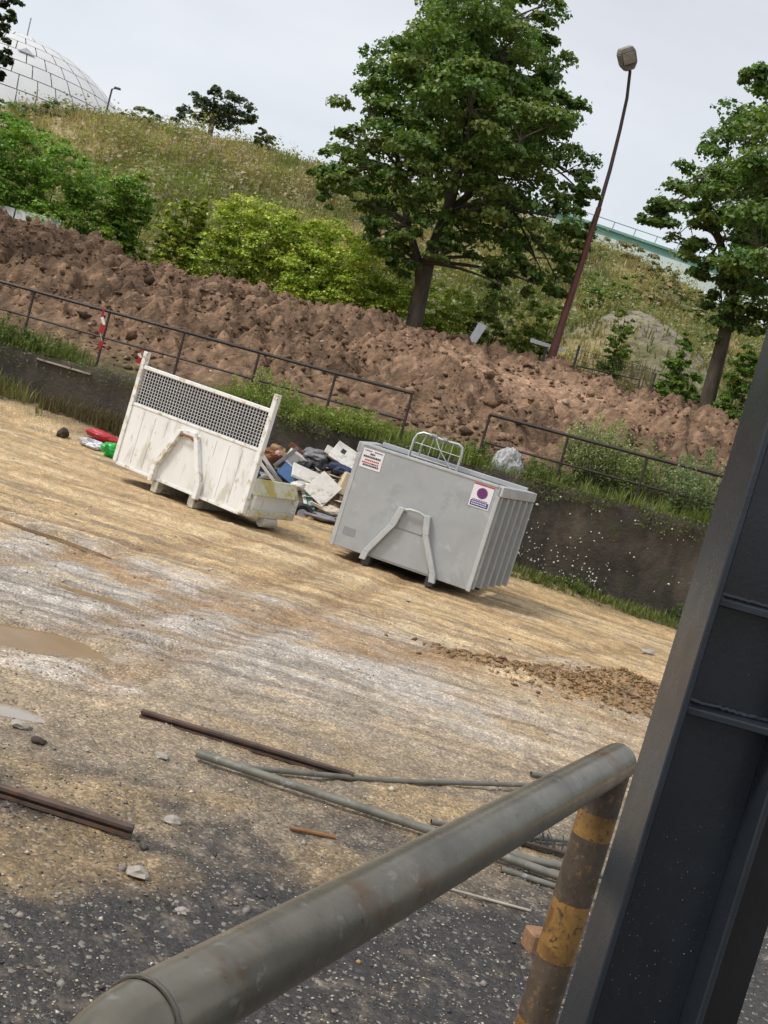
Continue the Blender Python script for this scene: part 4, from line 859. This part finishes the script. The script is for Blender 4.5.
for x_ in (-.15, 0, .14): MB().tube([(x_, .0, 1.0), (x_+.01, 0, 1.63)], .006, 5).build('wire', GAL, wf)
MB().tube([(-.12, -.01, 1.64), (-.02, -.05, 1.50), (.12, -.03, 1.36), (.26, -.01, 1.22)], .009, 6).build('twisted_wire', GAL, wf, True)
MB().box((-.14, -.01, 1.655), (.07, .05, .03)).build('clip', GAL, wf); MB().box((.02, -.01, 1.645), (.06, .05, .04)).build('clip', GAL, wf)

# ================================================================== WHITE BIN
WHB = M('white_bin_paint', (.73, .735, .715), var=.07, scale=2.5, rough=.5, spots=[((.56, .545, .49), .53, 4), ((.42, .37, .22), .60, 9), ((.14, .10, .06), .65, 22)], stretch=(1, 1, .35), bmp=.12, bscale=10)
WHM = M('white_bin_trim', (.75, .755, .735), var=.08, scale=4, rough=.5, spots=[((.50, .44, .30), .53, 6), ((.20, .12, .06), .61, 14)], bmp=.15)
LIC = M('lichen_paint', (.60, .585, .46), var=.12, scale=4, rough=.7, spots=[((.50, .42, .12), .50, 5), ((.33, .36, .08), .60, 7)], bmp=.3)
wfr = G(243, 512, .2); wfl = G(112, 462, .2); PW_ = math.atan2(wfl[1]-wfr[1], wfr[0]-wfl[0]); W = float(np.hypot(wfr[0]-wfl[0], wfr[1]-wfl[1])); hw = W/2
cx_, cy_ = (wfr[0]+wfl[0])/2, (wfr[1]+wfl[1])/2
wbin = thing('waste_bin', 'white roll-off bin with black mesh headboard and lichen-stained side', 'bin', (cx_, cy_, -K*cx_), (0, R_(2.6), -PW_))
zb_ = .21; ZM0 = 1.02; ZM1 = 1.53; ZP = 1.66; Lw = 1.12; HS = .66
mb = MB(); mb.lim(-hw+.07, hw-.07, 0, .03, zb_, ZM0); mb.build('headboard', WHB, wbin)
for k in range(9):
    xk = -hw+.3+k*(W-.6)/8
    if abs(xk) > .3: MB().lim(xk-.009, xk+.009, -.005, -.001, zb_+.05 if abs(xk) > .55 else .75, ZM0-.05).build('press_fold', WHB, wbin, bevel=.002)
for s in (-1, 1): MB().lim(s*(hw-.035)-.035, s*(hw-.035)+.035, -.02, .06, zb_-.01, ZP+(.10 if s < 0 else .12)).build('post', WHM, wbin, bevel=.006)
MB().lim(-hw+.071, hw-.071, -.012, .045, ZM1, ZM1+.05).build('top_bar', WHM, wbin, bevel=.006)
MB().lim(-hw+.071, hw-.071, -.012, .045, ZM0, ZM0+.035).build('mesh_sill', WHM, wbin, bevel=.004)
MB().lim(-hw+.071, hw-.071, -.012, .045, zb_-.04, zb_-.001).build('bottom_bar', WHM, wbin, bevel=.004)
wm = MB(); nx, nz = 44, 11
for i in range(nx+1): xk = -hw+.075+(W-.15)*i/nx; wm.lim(xk-.0036, xk+.0036, .008, .018, ZM0+.036, ZM1-.001)
for j in range(nz+1): zk = ZM0+.04+(ZM1-ZM0-.045)*j/nz; wm.lim(-hw+.072, hw-.072, .0185, .0265, zk-.0036, zk+.0036)
wm.build('wire_mesh', M('mesh_white', (.60, .60, .60), var=.1, rough=.5, bmp=0), wbin)['kind'] = 'stuff'
MB().lim(-hw+.071, hw-.071, .07, .075, ZM0+.03, ZM1).build('backing_net', M('black_net', (.012, .012, .014), var=.3, rough=.9, bmp=0), wbin)
for s in (-1, 1):
    xo = s*hw
    MB().lim(min(xo-s*.04, xo-s*.07), max(xo-s*.04, xo-s*.07), .062, Lw, zb_, HS-.16).build('side_board', WHB, wbin)
    mb = MB(); mb.hexa([(xo-s*.075, .062, HS-.19), (xo+s*.02, .062, HS-.19), (xo+s*.02, Lw, HS-.19), (xo-s*.075, Lw, HS-.19), (xo-s*.14, .062, HS), (xo-s*.10, .062, HS+.0), (xo-s*.10, Lw, HS), (xo-s*.14, Lw, HS)]); mb.build('sloping_coping', LIC, wbin, bevel=.006)
    MB().lim(min(xo-s*.05, xo+s*.02), max(xo-s*.05, xo+s*.02), .062, Lw, zb_-.03, zb_+.06).build('sill_rail', LIC, wbin, bevel=.006)
    for yk in (.10, Lw-.06): MB().lim(min(xo-s*.045, xo+s*.025), max(xo-s*.045, xo+s*.025), yk, yk+.05, zb_+.061, HS-.191).build('stanchion', WHM, wbin, bevel=.004)
    MB().lim(s*.33-.05, s*.33+.05, -.02, Lw, .02, zb_-.041).build('skid', M('skid_paint', (.42, .40, .33), var=.3, scale=8, rough=.7, spots=((.10, .07, .05), .55, 12)), wbin)
    mb = MB(); mb.tube([(s*(hw-.2)-.08, Lw-.25, .08), (s*(hw-.2)+.08, Lw-.25, .08)], .078, 14); mb.build('roller', BLK, wbin, True)
    pts = [(s*.40, zb_-.06), (s*.40, .36), (s*.30, .56), (s*.17, .86), (s*.14, .93)]; wd = .035; mb = MB()
    for a, b_ in zip(pts[:-1], pts[1:]): mb.hexa([(a[0]-wd, -.08, a[1]), (a[0]+wd, -.08, a[1]), (a[0]+wd, -.002, a[1]), (a[0]-wd, -.002, a[1]), (b_[0]-wd, -.08, b_[1]), (b_[0]+wd, -.08, b_[1]), (b_[0]+wd, -.002, b_[1]), (b_[0]-wd, -.002, b_[1])])
    mb.build('lifting_leg', WHM, wbin, bevel=.004)
MB().lim(-.105, .105, -.05, -.002, .90, .96).build('hook_plate', WHM, wbin, bevel=.004)
MB().tube([(-.12, -.05, .86), (-.05, -.075, .89), (.05, -.075, .89), (.12, -.05, .86)], .016, 8).build('hook_bar', M('rust', (.17, .075, .035), var=.4, rough=.8), wbin, True)
MB().lim(-hw+.08, hw-.08, .08, Lw, zb_-.03, zb_+.02).build('floor_plate', UND, wbin)
MB().lim(-hw+.05, hw-.05, Lw-.03, Lw+.02, zb_, HS-.2).build('tailboard', WHB, wbin)
MB().tube([(hw-.02, .45, .12), (hw-.02, .75, .11)], .07, 10).build('side_roller', M('dirty_white', (.5, .48, .42), rough=.6), wbin, True)

# ================================================================== RUBBISH
def crumple(name, label, cat, loc, size, mat, seed=0, sub=3, amp=.5, rot=(0, 0, 0)):
    bm = bmesh.new(); bmesh.ops.create_icosphere(bm, subdivisions=sub, radius=1)
    for v in bm.verts:
        c_ = v.co; q = 1+amp*(float(fbm(c_.x*1.7+seed*3.1+20, c_.z*1.7+c_.y*1.3+9, seed, 3))-.5)*2+amp*.5*(abs(float(vn(c_.x*5+seed, c_.z*5+c_.y*4, seed+4))-.5)-.25); v.co = Vector((c_.x*size[0]*q, c_.y*size[1]*q, c_.z*size[2]*q))
    me = bpy.data.meshes.new(name); bm.to_mesh(me); bm.free(); o = link(name, me, mat); o.location = tuple(loc); o.rotation_euler = rot; return tag(o, label, cat)
def board(name, label, cat, loc, size, rot, mat, bev=.006):
    o = MB().box((0, 0, 0), size).build(name, mat, bevel=bev); o.location = tuple(loc); o.rotation_euler = rot; return tag(o, label, cat)
def TP(px_, py_, Y): return PY(px_, py_, Y)
Wb = M('trash_white', (.66, .645, .60), var=.15, scale=4, rough=.55, spots=[((.45, .41, .33), .53, 5), ((.22, .18, .13), .62, 9)]); Cb = M('trash_cream', (.62, .52, .36), var=.15, scale=4, rough=.7); Cd = M('cardboard', (.30, .19, .10), var=.25, scale=6, rough=.85)
Bl = M('trash_blue', (.05, .13, .30), var=.2, rough=.5); Tl = M('trash_teal', (.10, .24, .25), var=.15, rough=.5); Bk = M('trash_black', (.018, .018, .02), var=.3, rough=.45); Gr = M('trash_grey', (.20, .20, .21), var=.3, rough=.6); Rb = M('rust_scrap', (.20, .085, .04), var=.4, rough=.85); Nv = M('trash_navy', (.025, .035, .09), var=.3, rough=.7); Pk = M('trash_pink', (.62, .35, .36), var=.1, rough=.6); Wd = M('old_wood', (.24, .16, .09), var=.3, scale=8, stretch=(1, 6, 6), rough=.85)
# heap of broken rubble that carries the items
hc = G(322, 520); hx = np.linspace(-1.35, 1.15, 60); hy = np.linspace(-.75, 1.25, 46); X, Yq = np.meshgrid(hx, hy); x, y = X.ravel()+hc[0]-.05, Yq.ravel()+hc[1]+.35
e = ((X.ravel())/1.25)**2+((Yq.ravel()-.25)/.95)**2; hz = .72*np.clip(1-e, 0, 1)**.7+(fbm(x*5, y*5, 801, 3)-.5)*.2*np.clip(1.1-e, 0, 1)-.05
zz = ground_h(x, y)+hz-.03; s_ = fbm(x*9, y*9, 811, 3)
o = link('rubble_heap', fast_mesh('rubble_heap', np.stack([x, y, zz], 1), grid_faces(*X.shape), np.array([.17, .115, .075])[None]*(.5+1.0*s_[:, None])), EARTH_M); tag(o, 'brown rubble and soil heap under the dumped rubbish', 'rubble', kind='stuff')
TYY = hc[1]+.2
n = 420; k = rng.integers(0, len(x), n); k = k[e[k] < 1.0]; n = len(k); q = np.array([(.62, .60, .56), (.55, .48, .36), (.30, .20, .11), (.10, .11, .14), (.22, .30, .42), (.45, .44, .42), (.20, .09, .05), (.66, .66, .66)])
sv = np.array([(-1, -1, -.06), (1, -1, -.06), (1, 1, -.06), (-1, 1, -.06), (-1, -1, .06), (1, -1, .06), (1, 1, .06), (-1, 1, .06)], float)
sf = np.array([(3, 2, 1), (3, 1, 0), (4, 5, 6), (4, 6, 7), (0, 1, 5), (0, 5, 4), (1, 2, 6), (1, 6, 5), (2, 3, 7), (2, 7, 6), (3, 0, 4), (3, 4, 7)])
tag(scatter('litter_scrap', np.stack([x[k], y[k], zz[k]+.02], 1), .02+.07*rng.random(n)**2, q[rng.integers(0, len(q), n)]*(.7+.5*rng.random((n, 1))), sv, sf, STONE_M, 1., .2), 'torn paper, card and plastic scraps strewn through the rubbish heap', 'litter', kind='stuff')
def hp(px_, py_, dy=0.): return TP(px_, py_, TYY+dy)
board('panel', 'large square off-white panel leaning at the middle of the rubbish', 'panel', hp(323, 489, -.35), (.42, .04, .46), (R_(-28), R_(28), R_(-12)), Wb)
board('panel', 'long white panel lying behind the square panel', 'panel', hp(312, 478, -.12), (.72, .05, .30), (R_(-50), R_(10), R_(20)), Wb)
o = board('appliance_panel', 'white panel with a dark hole at the top of the rubbish', 'panel', hp(345, 456, .25), (.46, .06, .34), (R_(-30), R_(18), R_(-8)), Wb)
MB().lim(-.10, -.02, -.034, -.031, .0, .08).build('dark_hole', Bk, o); MB().lim(.20, .225, -.034, -.031, -.06, .0).build('dark_slot', Bk, o)
board('panel', 'white flap beside the panel with the dark hole', 'panel', hp(332, 452, .3), (.24, .04, .14), (R_(-20), R_(15), R_(10)), Wb)
board('cream_carton', 'cream carton wedged against the left side of the grey bin', 'carton', hp(344, 484, -.1), (.17, .25, .38), (R_(-6), R_(12), R_(20)), Cb, .012)
board('carton', 'brown cardboard piece under the cream carton', 'carton', hp(342, 502, -.2), (.22, .2, .16), (.2, .3, .5), Cd)
crumple('garment', 'dark navy cloth draped above the cream carton', 'cloth', hp(343, 470, .05), (.24, .16, .09), Nv, 3)
crumple('rubbish_bag', 'black rubbish bag behind the white panels', 'bag', hp(317, 467, .35), (.26, .22, .19), Bk, 5)
crumple('rubbish_bag', 'small black bag above the blue crate', 'bag', hp(304, 467, .2), (.15, .15, .12), Bk, 6)
crumple('garment', 'grey cloth over the black rubbish bag', 'cloth', hp(315, 455, .4), (.24, .18, .10), Gr, 8)
# blue crate
cr = thing('crate', 'small blue plastic crate beside the white bin side', 'crate', tuple(hp(290, 475, -.1)), (R_(-20), R_(25), R_(-10)))
for nm, b_ in (('side', (-.15, .15, -.12, -.10, -.12, .10)), ('side', (-.15, .15, .10, .12, -.12, .10)), ('end', (-.17, -.15, -.12, .12, -.12, .10)), ('end', (.15, .17, -.12, .12, -.12, .10)), ('base', (-.15, .15, -.10, .10, -.12, -.10))): MB().lim(*b_).build(nm, Bl, cr)
MB().lim(-.18, .18, -.13, .13, .10, .125).build('lid', M('trash_paleblue', (.35, .42, .52), rough=.5), cr)
board('carton', 'white carton behind the blue crate', 'carton', hp(296, 460, .25), (.34, .2, .22), (.2, .35, .3), Wb)
board('plank', 'dark upright plank sticking out above the blue crate', 'plank', hp(286, 457, .1), (.06, .03, .50), (R_(10), R_(38), 0), Gr)
board('window_frame_bar', 'white plastic bar leaning from the white bin post', 'bar', hp(270, 467, -.1), (.62, .05, .06), (0, R_(42), R_(8)), Wb)
board('window_frame_bar', 'second white bar just under the leaning white bar', 'bar', hp(268, 473, -.2), (.55, .05, .05), (0, R_(38), R_(4)), Wb)
board('window_frame_bar', 'grey bar on the pile nearest the white bin', 'bar', hp(276, 476, -.2), (.45, .04, .04), (0, R_(32), R_(-8)), Gr)
crumple('scrap', 'rusty brown scrap behind the white bin post', 'scrap', hp(270, 455, .3), (.2, .16, .11), Rb, 11)
crumple('scrap', 'brown wood scrap at the top left of the rubbish', 'scrap', hp(279, 452, .4), (.17, .16, .12), Cd, 12)
crumple('paper', 'small pink paper among the brown scrap', 'paper', hp(278, 453, .15), (.06, .04, .045), Pk, 13, 2)
board('pallet_board', 'reddish board lying behind the white carton', 'plank', hp(304, 455, .5), (.6, .05, .10), (0, R_(22), 0), Rb)
board('plank', 'teal painted board at the foot of the square panel', 'plank', hp(310, 500, -.4), (.09, .05, .46), (R_(-35), R_(-32), 0), Tl)
board('panel', 'pale green strip beside the teal board', 'panel', hp(304, 495, -.35), (.06, .04, .40), (R_(-35), R_(-30), 0), M('trash_palegreen', (.45, .55, .45), rough=.6))
board('plank', 'yellowish batten at the front of the rubbish', 'plank', hp(322, 508, -.55), (.42, .05, .05), (.1, R_(12), R_(10)), Cb)
crumple('garment', 'beige cloth at the front right of the rubbish', 'cloth', hp(334, 511, -.5), (.20, .15, .07), M('trash_beige', (.48, .42, .33), var=.2, rough=.8), 15)
crumple('sack', 'white woven sack under the square panel', 'sack', hp(303, 487, -.25), (.20, .16, .10), Wb, 16)
# tyre
ty = thing('tyre', 'small black tyre at the front foot of the rubbish', 'tyre', tuple(hp(302, 515, -.75)), (R_(70), R_(15), 0)); mb = MB(); n1, n2 = 22, 8; Vv = []; Fv = []
for i in range(n1):
    for j in range(n2): a = 2*math.pi*i/n1; q = 2*math.pi*j/n2; r = .14+.055*math.cos(q); Vv.append((r*math.cos(a), r*math.sin(a), .065*math.sin(q)))
for i in range(n1):
    for j in range(n2): Fv.append((i*n2+j, ((i+1) % n1)*n2+j, ((i+1) % n1)*n2+(j+1) % n2, i*n2+(j+1) % n2))
mb.add(Vv, Fv).build('tread', BLK, ty, True)
MB().tube([(0, 0, -.04), (0, 0, .04)], .088, 14).build('rim', Gr, ty, True)
crumple('dark_sheet', 'dark crumpled sheet in front of the rubbish by the grey bin', 'sheet', hp(322, 517, -.7), (.30, .14, .06), Gr, 18)
for i, (lab, q, mt_) in enumerate([('white rubble chunk left of the tyre', (296, 508, -.6), Wb), ('brown rubble chunk between the tyre and dark sheet', (310, 519, -.8), Cd), ('grey rubble chunk below the beige cloth', (338, 520, -.75), Gr)]):
    crumple('rubble_chunk', lab, 'rubble', hp(*q), (.07, .06, .05), mt_, 22+i, 2, .6)
# litter left of the white bin
def gl(px_, py_, dz=0):           # where the sight line meets the uneven ground
    d = ray(px_, py_); ys = np.linspace(2.5, 19.5, 1400); q = CAM[None]+d[None]*(ys/d[1])[:, None]; h = ground_h(q[:, 0], q[:, 1])
    i = int(np.argmax(q[:, 2] <= h)); p = q[i] if q[i, 2] <= h[i] else q[-1]
    return np.array([p[0], p[1], float(ground_h(p[0], p[1]))+dz])
crumple('bag', 'red crumpled bag lying left of the white bin', 'bag', gl(103, 442, .08), (.30, .13, .09), M('red_bag', (.42, .025, .035), var=.2, rough=.5), 31, 3, .4, (0, R_(8), 0))
crumple('bag', 'white torn bag below the red bag', 'bag', gl(90, 447, .05), (.20, .14, .08), M('white_bag', (.62, .63, .68), var=.25, rough=.45), 32, 3, .9)
o = crumple('jerrycan', 'bright green plastic can beside the white bin corner', 'plastic can', gl(108, 457, .10), (.15, .11, .12), M('green_plastic', (.02, .42, .07), var=.1, rough=.35), 33, 3, .55)
MB().tube([(-.02, -.12, .02), (-.02, -.15, .02)], .045, 12).build('cap', M('green_dark', (.01, .2, .03), rough=.4), o, True)
crumple('clod', 'dark brown clod on the ground left of the litter', 'clod', gl(61, 437, .05), (.10, .09, .09), M('dark_clod', (.05, .035, .025), rough=.9), 34, 2, .6)

# ================================================================== SCRAP BARS ON THE GROUND
def bar_pts(pix, r, lift=0.):
    out_ = []
    for q in pix: p = G(*q); out_.append(np.array([p[0], p[1], float(ground_h(p[0], p[1]))+r+lift]))
    return out_
STEEL = M('grey_steel_pipe', (.175, .17, .14), var=.25, scale=9, rough=.38, metal=.25, spots=((.30, .31, .30), .6, 14), bmp=.2)
RUSTB = M('rusty_bar', (.085, .055, .042), var=.4, scale=12, rough=.6, spots=((.17, .08, .04), .6, 10))
def pipe(name, label, pix, r, mat, sq=False, lift=0., n=12):
    ps = bar_pts(pix, r, lift); base = ps[0].copy(); o = thing(name, label, 'pipe' if not sq else 'steel bar', tuple(base)); ps = [p-base for p in ps]
    # a stiff bar: keep it straight in height
    z0, z1 = ps[0][2], ps[-1][2]; L = [np.linalg.norm((p-ps[0])[:2]) for p in ps]
    for p, l in zip(ps, L): p[2] = z0+(z1-z0)*l/max(1e-6, L[-1])
    if not sq:
        MB().tube(ps, r, n, False).build('tube_wall', mat, o, True); t = (ps[1]-ps[0]); t = t/np.linalg.norm(t); t2 = ps[-1]-ps[-2]; t2 = t2/np.linalg.norm(t2)
        MB().tube([ps[0]+t*.004, ps[0]+t*.03], r*.96, n).build('bore', Bk, o); MB().tube([ps[-1]-t2*.03, ps[-1]-t2*.004], r*.96, n).build('bore', Bk, o)
    else:
        d = ps[-1]-ps[0]; d = d/np.linalg.norm(d); s = np.cross(d, [0, 0, 1]); s /= np.linalg.norm(s); u = np.cross(s, d); q = r
        for nm, (a0, a1, b0_, b1_) in (('flange', (-q, q, -q, -q+.012)), ('web', (-q, -q+.012, -q+.0121, q)), ('lip', (-q+.0121, q*.9, q-.012, q))):
            c = [s*a0+u*b0_, s*a1+u*b0_, s*a1+u*b1_, s*a0+u*b1_]; MB().hexa([ps[0]+c[0], ps[0]+c[1], ps[-1]+c[1], ps[-1]+c[0], ps[0]+c[3], ps[0]+c[2], ps[-1]+c[2], ps[-1]+c[3]]).build(nm, mat, o)
    return o
pipe('steel_channel', 'long dark steel channel on the ground above the grey pipes', [(140, 716), (352, 782)], .020, RUSTB, True)
pipe('steel_channel', 'rusty steel channel on the ground at the left edge', [(-25, 791), (130, 840)], .020, RUSTB, True, .012)
pipe('steel_pipe', 'long grey pipe running diagonally under the guard rail', [(195, 760), (425, 836), (565, 886)], .021, STEEL, lift=.015)
pipe('steel_pipe', 'thin grey pipe lying nearly level above the guard rail', [(243, 772), (385, 785), (530, 789)], .014, STEEL, lift=.012)
pipe('steel_pipe', 'bent grey pipe crossing under the guard rail toward the yellow post', [(430, 826), (490, 838), (590, 846)], .014, STEEL, lift=.01)
pipe('steel_pipe', 'pale grey pipe below the guard rail ending at the yellow post', [(470, 848), (520, 868), (600, 884)], .020, STEEL, lift=.04)
pipe('steel_pipe', 'lower grey pipe tucked under the pale pipe', [(500, 872), (540, 884), (600, 902)], .014, STEEL)
pipe('steel_pipe', 'short pipe stub beyond the far end of the guard rail', [(530, 777), (552, 782)], .016, STEEL, lift=.005)
pipe('wooden_stick', 'pale thin stick on the black gravel under the guard rail', [(440, 890), (530, 912)], .006, M('pale_stick', (.40, .36, .30), rough=.8))
pipe('wooden_stick', 'short brown splinter below the long grey pipe', [(290, 829), (335, 840)], .009, M('brown_stick', (.26, .13, .05), var=.3, rough=.85))
wmn = thing('wire_brush_mat', 'frayed dark wire mesh scrap beside the pale pipe', 'wire mesh', tuple(gl(532, 848, .02))); mb = MB()
for k in range(26): x_ = (k-13)*.012; mb.tube([(x_, -.03+random.uniform(-.02, .02), .0), (x_+random.uniform(-.05, .05), .10+random.uniform(0, .08), .015+random.uniform(0, .03))], .003, 4)
mb.build('wires', Bk, wmn)['kind'] = 'stuff'; MB().lim(-.16, .16, -.035, -.005, -.01, .008).build('backing', M('dark_clod', (.05, .035, .025)), wmn)
o = board('timber_block', 'orange-brown timber block behind the yellow post', 'timber', gl(545, 952, .04), (.19, .09, .085), (0, 0, R_(18)), M('orange_timber', (.24, .13, .07), var=.3, scale=9, stretch=(1, 6, 6), rough=.7), .008)
for lab, q, s in (('pale flaky stone on the black gravel, lower left', (137, 876), .035), ('pale stone above the left rusty channel', (20, 728), .035), ('dark stone above the left rusty channel', (37, 743), .03), ('pale flat stone below the long dark channel', (161, 758), .03), ('pale stone near the guard rail bend', (181, 914), .022), ('small white stone by the brown earth patch at right', (648, 654), .07), ('pale stone between rusty channel and long pipe', (171, 824), .03)):
    crumple('stone', lab, 'stone', gl(*q, s*.35), (s*1.3, s, s*.6), M('dark_clod', (.05,)*3) if 'dark stone' in lab else M('pale_stone', (.33, .30, .25), var=.15, rough=.7), int(q[0]), 2, .5)

# ================================================================== GUARD RAIL (bent pipe hoop with yellow post)
RAILM = M('guard_rail_paint', (.135, .125, .098), var=.35, scale=6, rough=.29, metal=.4, spots=[((.12, .075, .04), .55, 4), ((.22, .215, .19), .60, 30), ((.05, .04, .03), .62, 55)], bmp=.25, bdist=.002, bscale=70)
A = PY(612, 776, 2.9); B = PY(150, 994, 1.16); zr = (A[2]+B[2])/2; A[2] = zr; B[2] = zr; rr_ = .051
d = (A-B)/np.linalg.norm(A-B); A2 = A+d*.02; hoop = thing('guard_rail', 'thick grey pipe guard rail with yellow post in the foreground', 'guard rail', (A[0], A[1], float(ground_h(A[0], A[1]))))
L = np.array(hoop.location)
MB().tube([A2-L, B-L], rr_, 40).build('top_rail', RAILM, hoop, True)
mb = MB(); el = [B+np.array([0, 0, 0])]
for a in np.linspace(0, math.pi/2, 9)[1:]: el.append(B-d*.13*math.sin(a)+np.array([0, 0, -.13*(1-math.cos(a))]))
el.append(np.array([el[-1][0], el[-1][1], .0])); mb.tube([p-L for p in el], rr_*.995, 40).build('bent_leg', RAILM, hoop, True)
wr = MB(); n1, n2 = 40, 6; s_ = Vector(np.cross(d, [0, 0, 1])).normalized(); u_ = s_.cross(Vector(d)); Vv = []; Fv = []
for i in range(n1):
    for j in range(n2): a = 2*math.pi*i/n1; q = 2*math.pi*j/n2; r = rr_+.0015+(.0028+.0012*math.sin(i*2.7))*math.cos(q); Vv.append(Vector(B-L)+s_*r*math.cos(a)+u_*r*math.sin(a)+Vector(d)*.0035*math.sin(q))
for i in range(n1):
    for j in range(n2): Fv.append((i*n2+j, ((i+1) % n1)*n2+j, ((i+1) % n1)*n2+(j+1) % n2, i*n2+(j+1) % n2))
wr.add(Vv, Fv).build('weld_seam', M('weld_dark', (.07, .06, .05), var=.3, rough=.6), hoop, True)
YEL = M('worn_yellow', (.235, .128, .034), var=.4, scale=9, rough=.5, spots=[((.15, .075, .025), .50, 12), ((.07, .042, .022), .54, 60)], bmp=.35, bdist=.003, bscale=60)
BRN = M('worn_black_band', (.075, .055, .038), var=.4, scale=11, rough=.5, spots=[((.17, .10, .045), .55, 50), ((.03, .025, .02), .58, 70)], bmp=.35, bdist=.003, bscale=60)
pb = PY(606, 815, 2.9); px0 = A[0]-d[0]*.035; py0 = A[1]-d[1]*.035
zl = [zr-.02]+[PY(q[0], q[1], 2.9)[2] for q in ((600, 808), (592, 832), (566, 893), (549, 950), (532, 1010), (515, 1070))]+[float(ground_h(px0, py0))-.05]
for i in range(len(zl)-1): MB().tube([(px0-L[0], py0-L[1], zl[i+1]-L[2]), (px0-L[0], py0-L[1], zl[i]-L[2]-.0005)], .052, 28, i in (0, len(zl)-2)).build('post_band', YEL if i % 2 == 1 else BRN, hoop, True, label='worn yellow band' if i % 2 == 1 else 'dark rusty band')

# ================================================================== STEEL COLUMN
COLM = M('anthracite_paint', (.020, .026, .034), var=.2, scale=6, rough=.28, bmp=.2, bdist=.0015, bscale=160, spec=.5)
xt = PY(590, 1024, 1.6)[0]-.006; z0, z1 = -.1, 2.9
colm = thing('steel_column', 'dark anthracite steel column with stiffeners at the right edge', 'column', (xt, 1.6, 0))
hcol = .168; bfl = .138; tf = .010
MB().lim(-.001, tf, 0, bfl, z0, z1).build('flange', COLM, colm, bevel=.002)
MB().lim(hcol-tf, hcol, 0, bfl, z0, z1).build('flange', COLM, colm, bevel=.002)
MB().lim(tf+.0005, hcol-tf-.0005, bfl/2-.004, bfl/2+.004, z0, z1).build('web', COLM, colm)
for q in ((714, 600), (682, 708)):
    zq = PY(*q, 1.62)[2]
    MB().lim(tf+.0005, hcol-tf-.0005, .012, bfl/2-.0045, zq-.006, zq+.006).build('stiffener', COLM, colm, bevel=.002)
    mb = MB(); pts = [(tf+.002+(hcol-2*tf-.004)*k/26, bfl/2-.008+random.uniform(-.001, .001), zq+.008+random.uniform(-.0012, .0012)) for k in range(27)]; mb.tube(pts, [random.uniform(.0035, .0055) for _ in pts], 6).build('weld_seam', COLM, colm, True)
    mb = MB(); pts = [(tf+.003, .014+k*.006, zq+.008+random.uniform(-.0008, .0008)) for k in range(10)]; mb.tube(pts, [random.uniform(.003, .0045) for _ in pts], 6).build('weld_seam', COLM, colm, True)
MB().lim(hcol+.001, hcol+.105, .125, .137, z0, z1).build('dark_filler_strip', BLK, colm)  # added black strip, stands in for an unidentified shaded member behind the flange
# rain drops
nd = 150; P = []
for _ in range(nd):
    z_ = random.gauss(1.16, .10) if random.random() < .72 else random.uniform(.8, 1.9); P.append((random.uniform(.02, hcol-.02), bfl/2-.0045, z_))
P = np.array(P); S = .0006+.0010*rng.random(nd)**2
o = scatter('rain_drop', P, S, np.tile(np.array([[.5, .5, .5]]), (nd, 1)), *ico(), M('water_drop', (.12, .13, .14), var=.05, rough=.05, bmp=0, spec=1.), 1., .05, colm, True); o['kind'] = 'stuff'
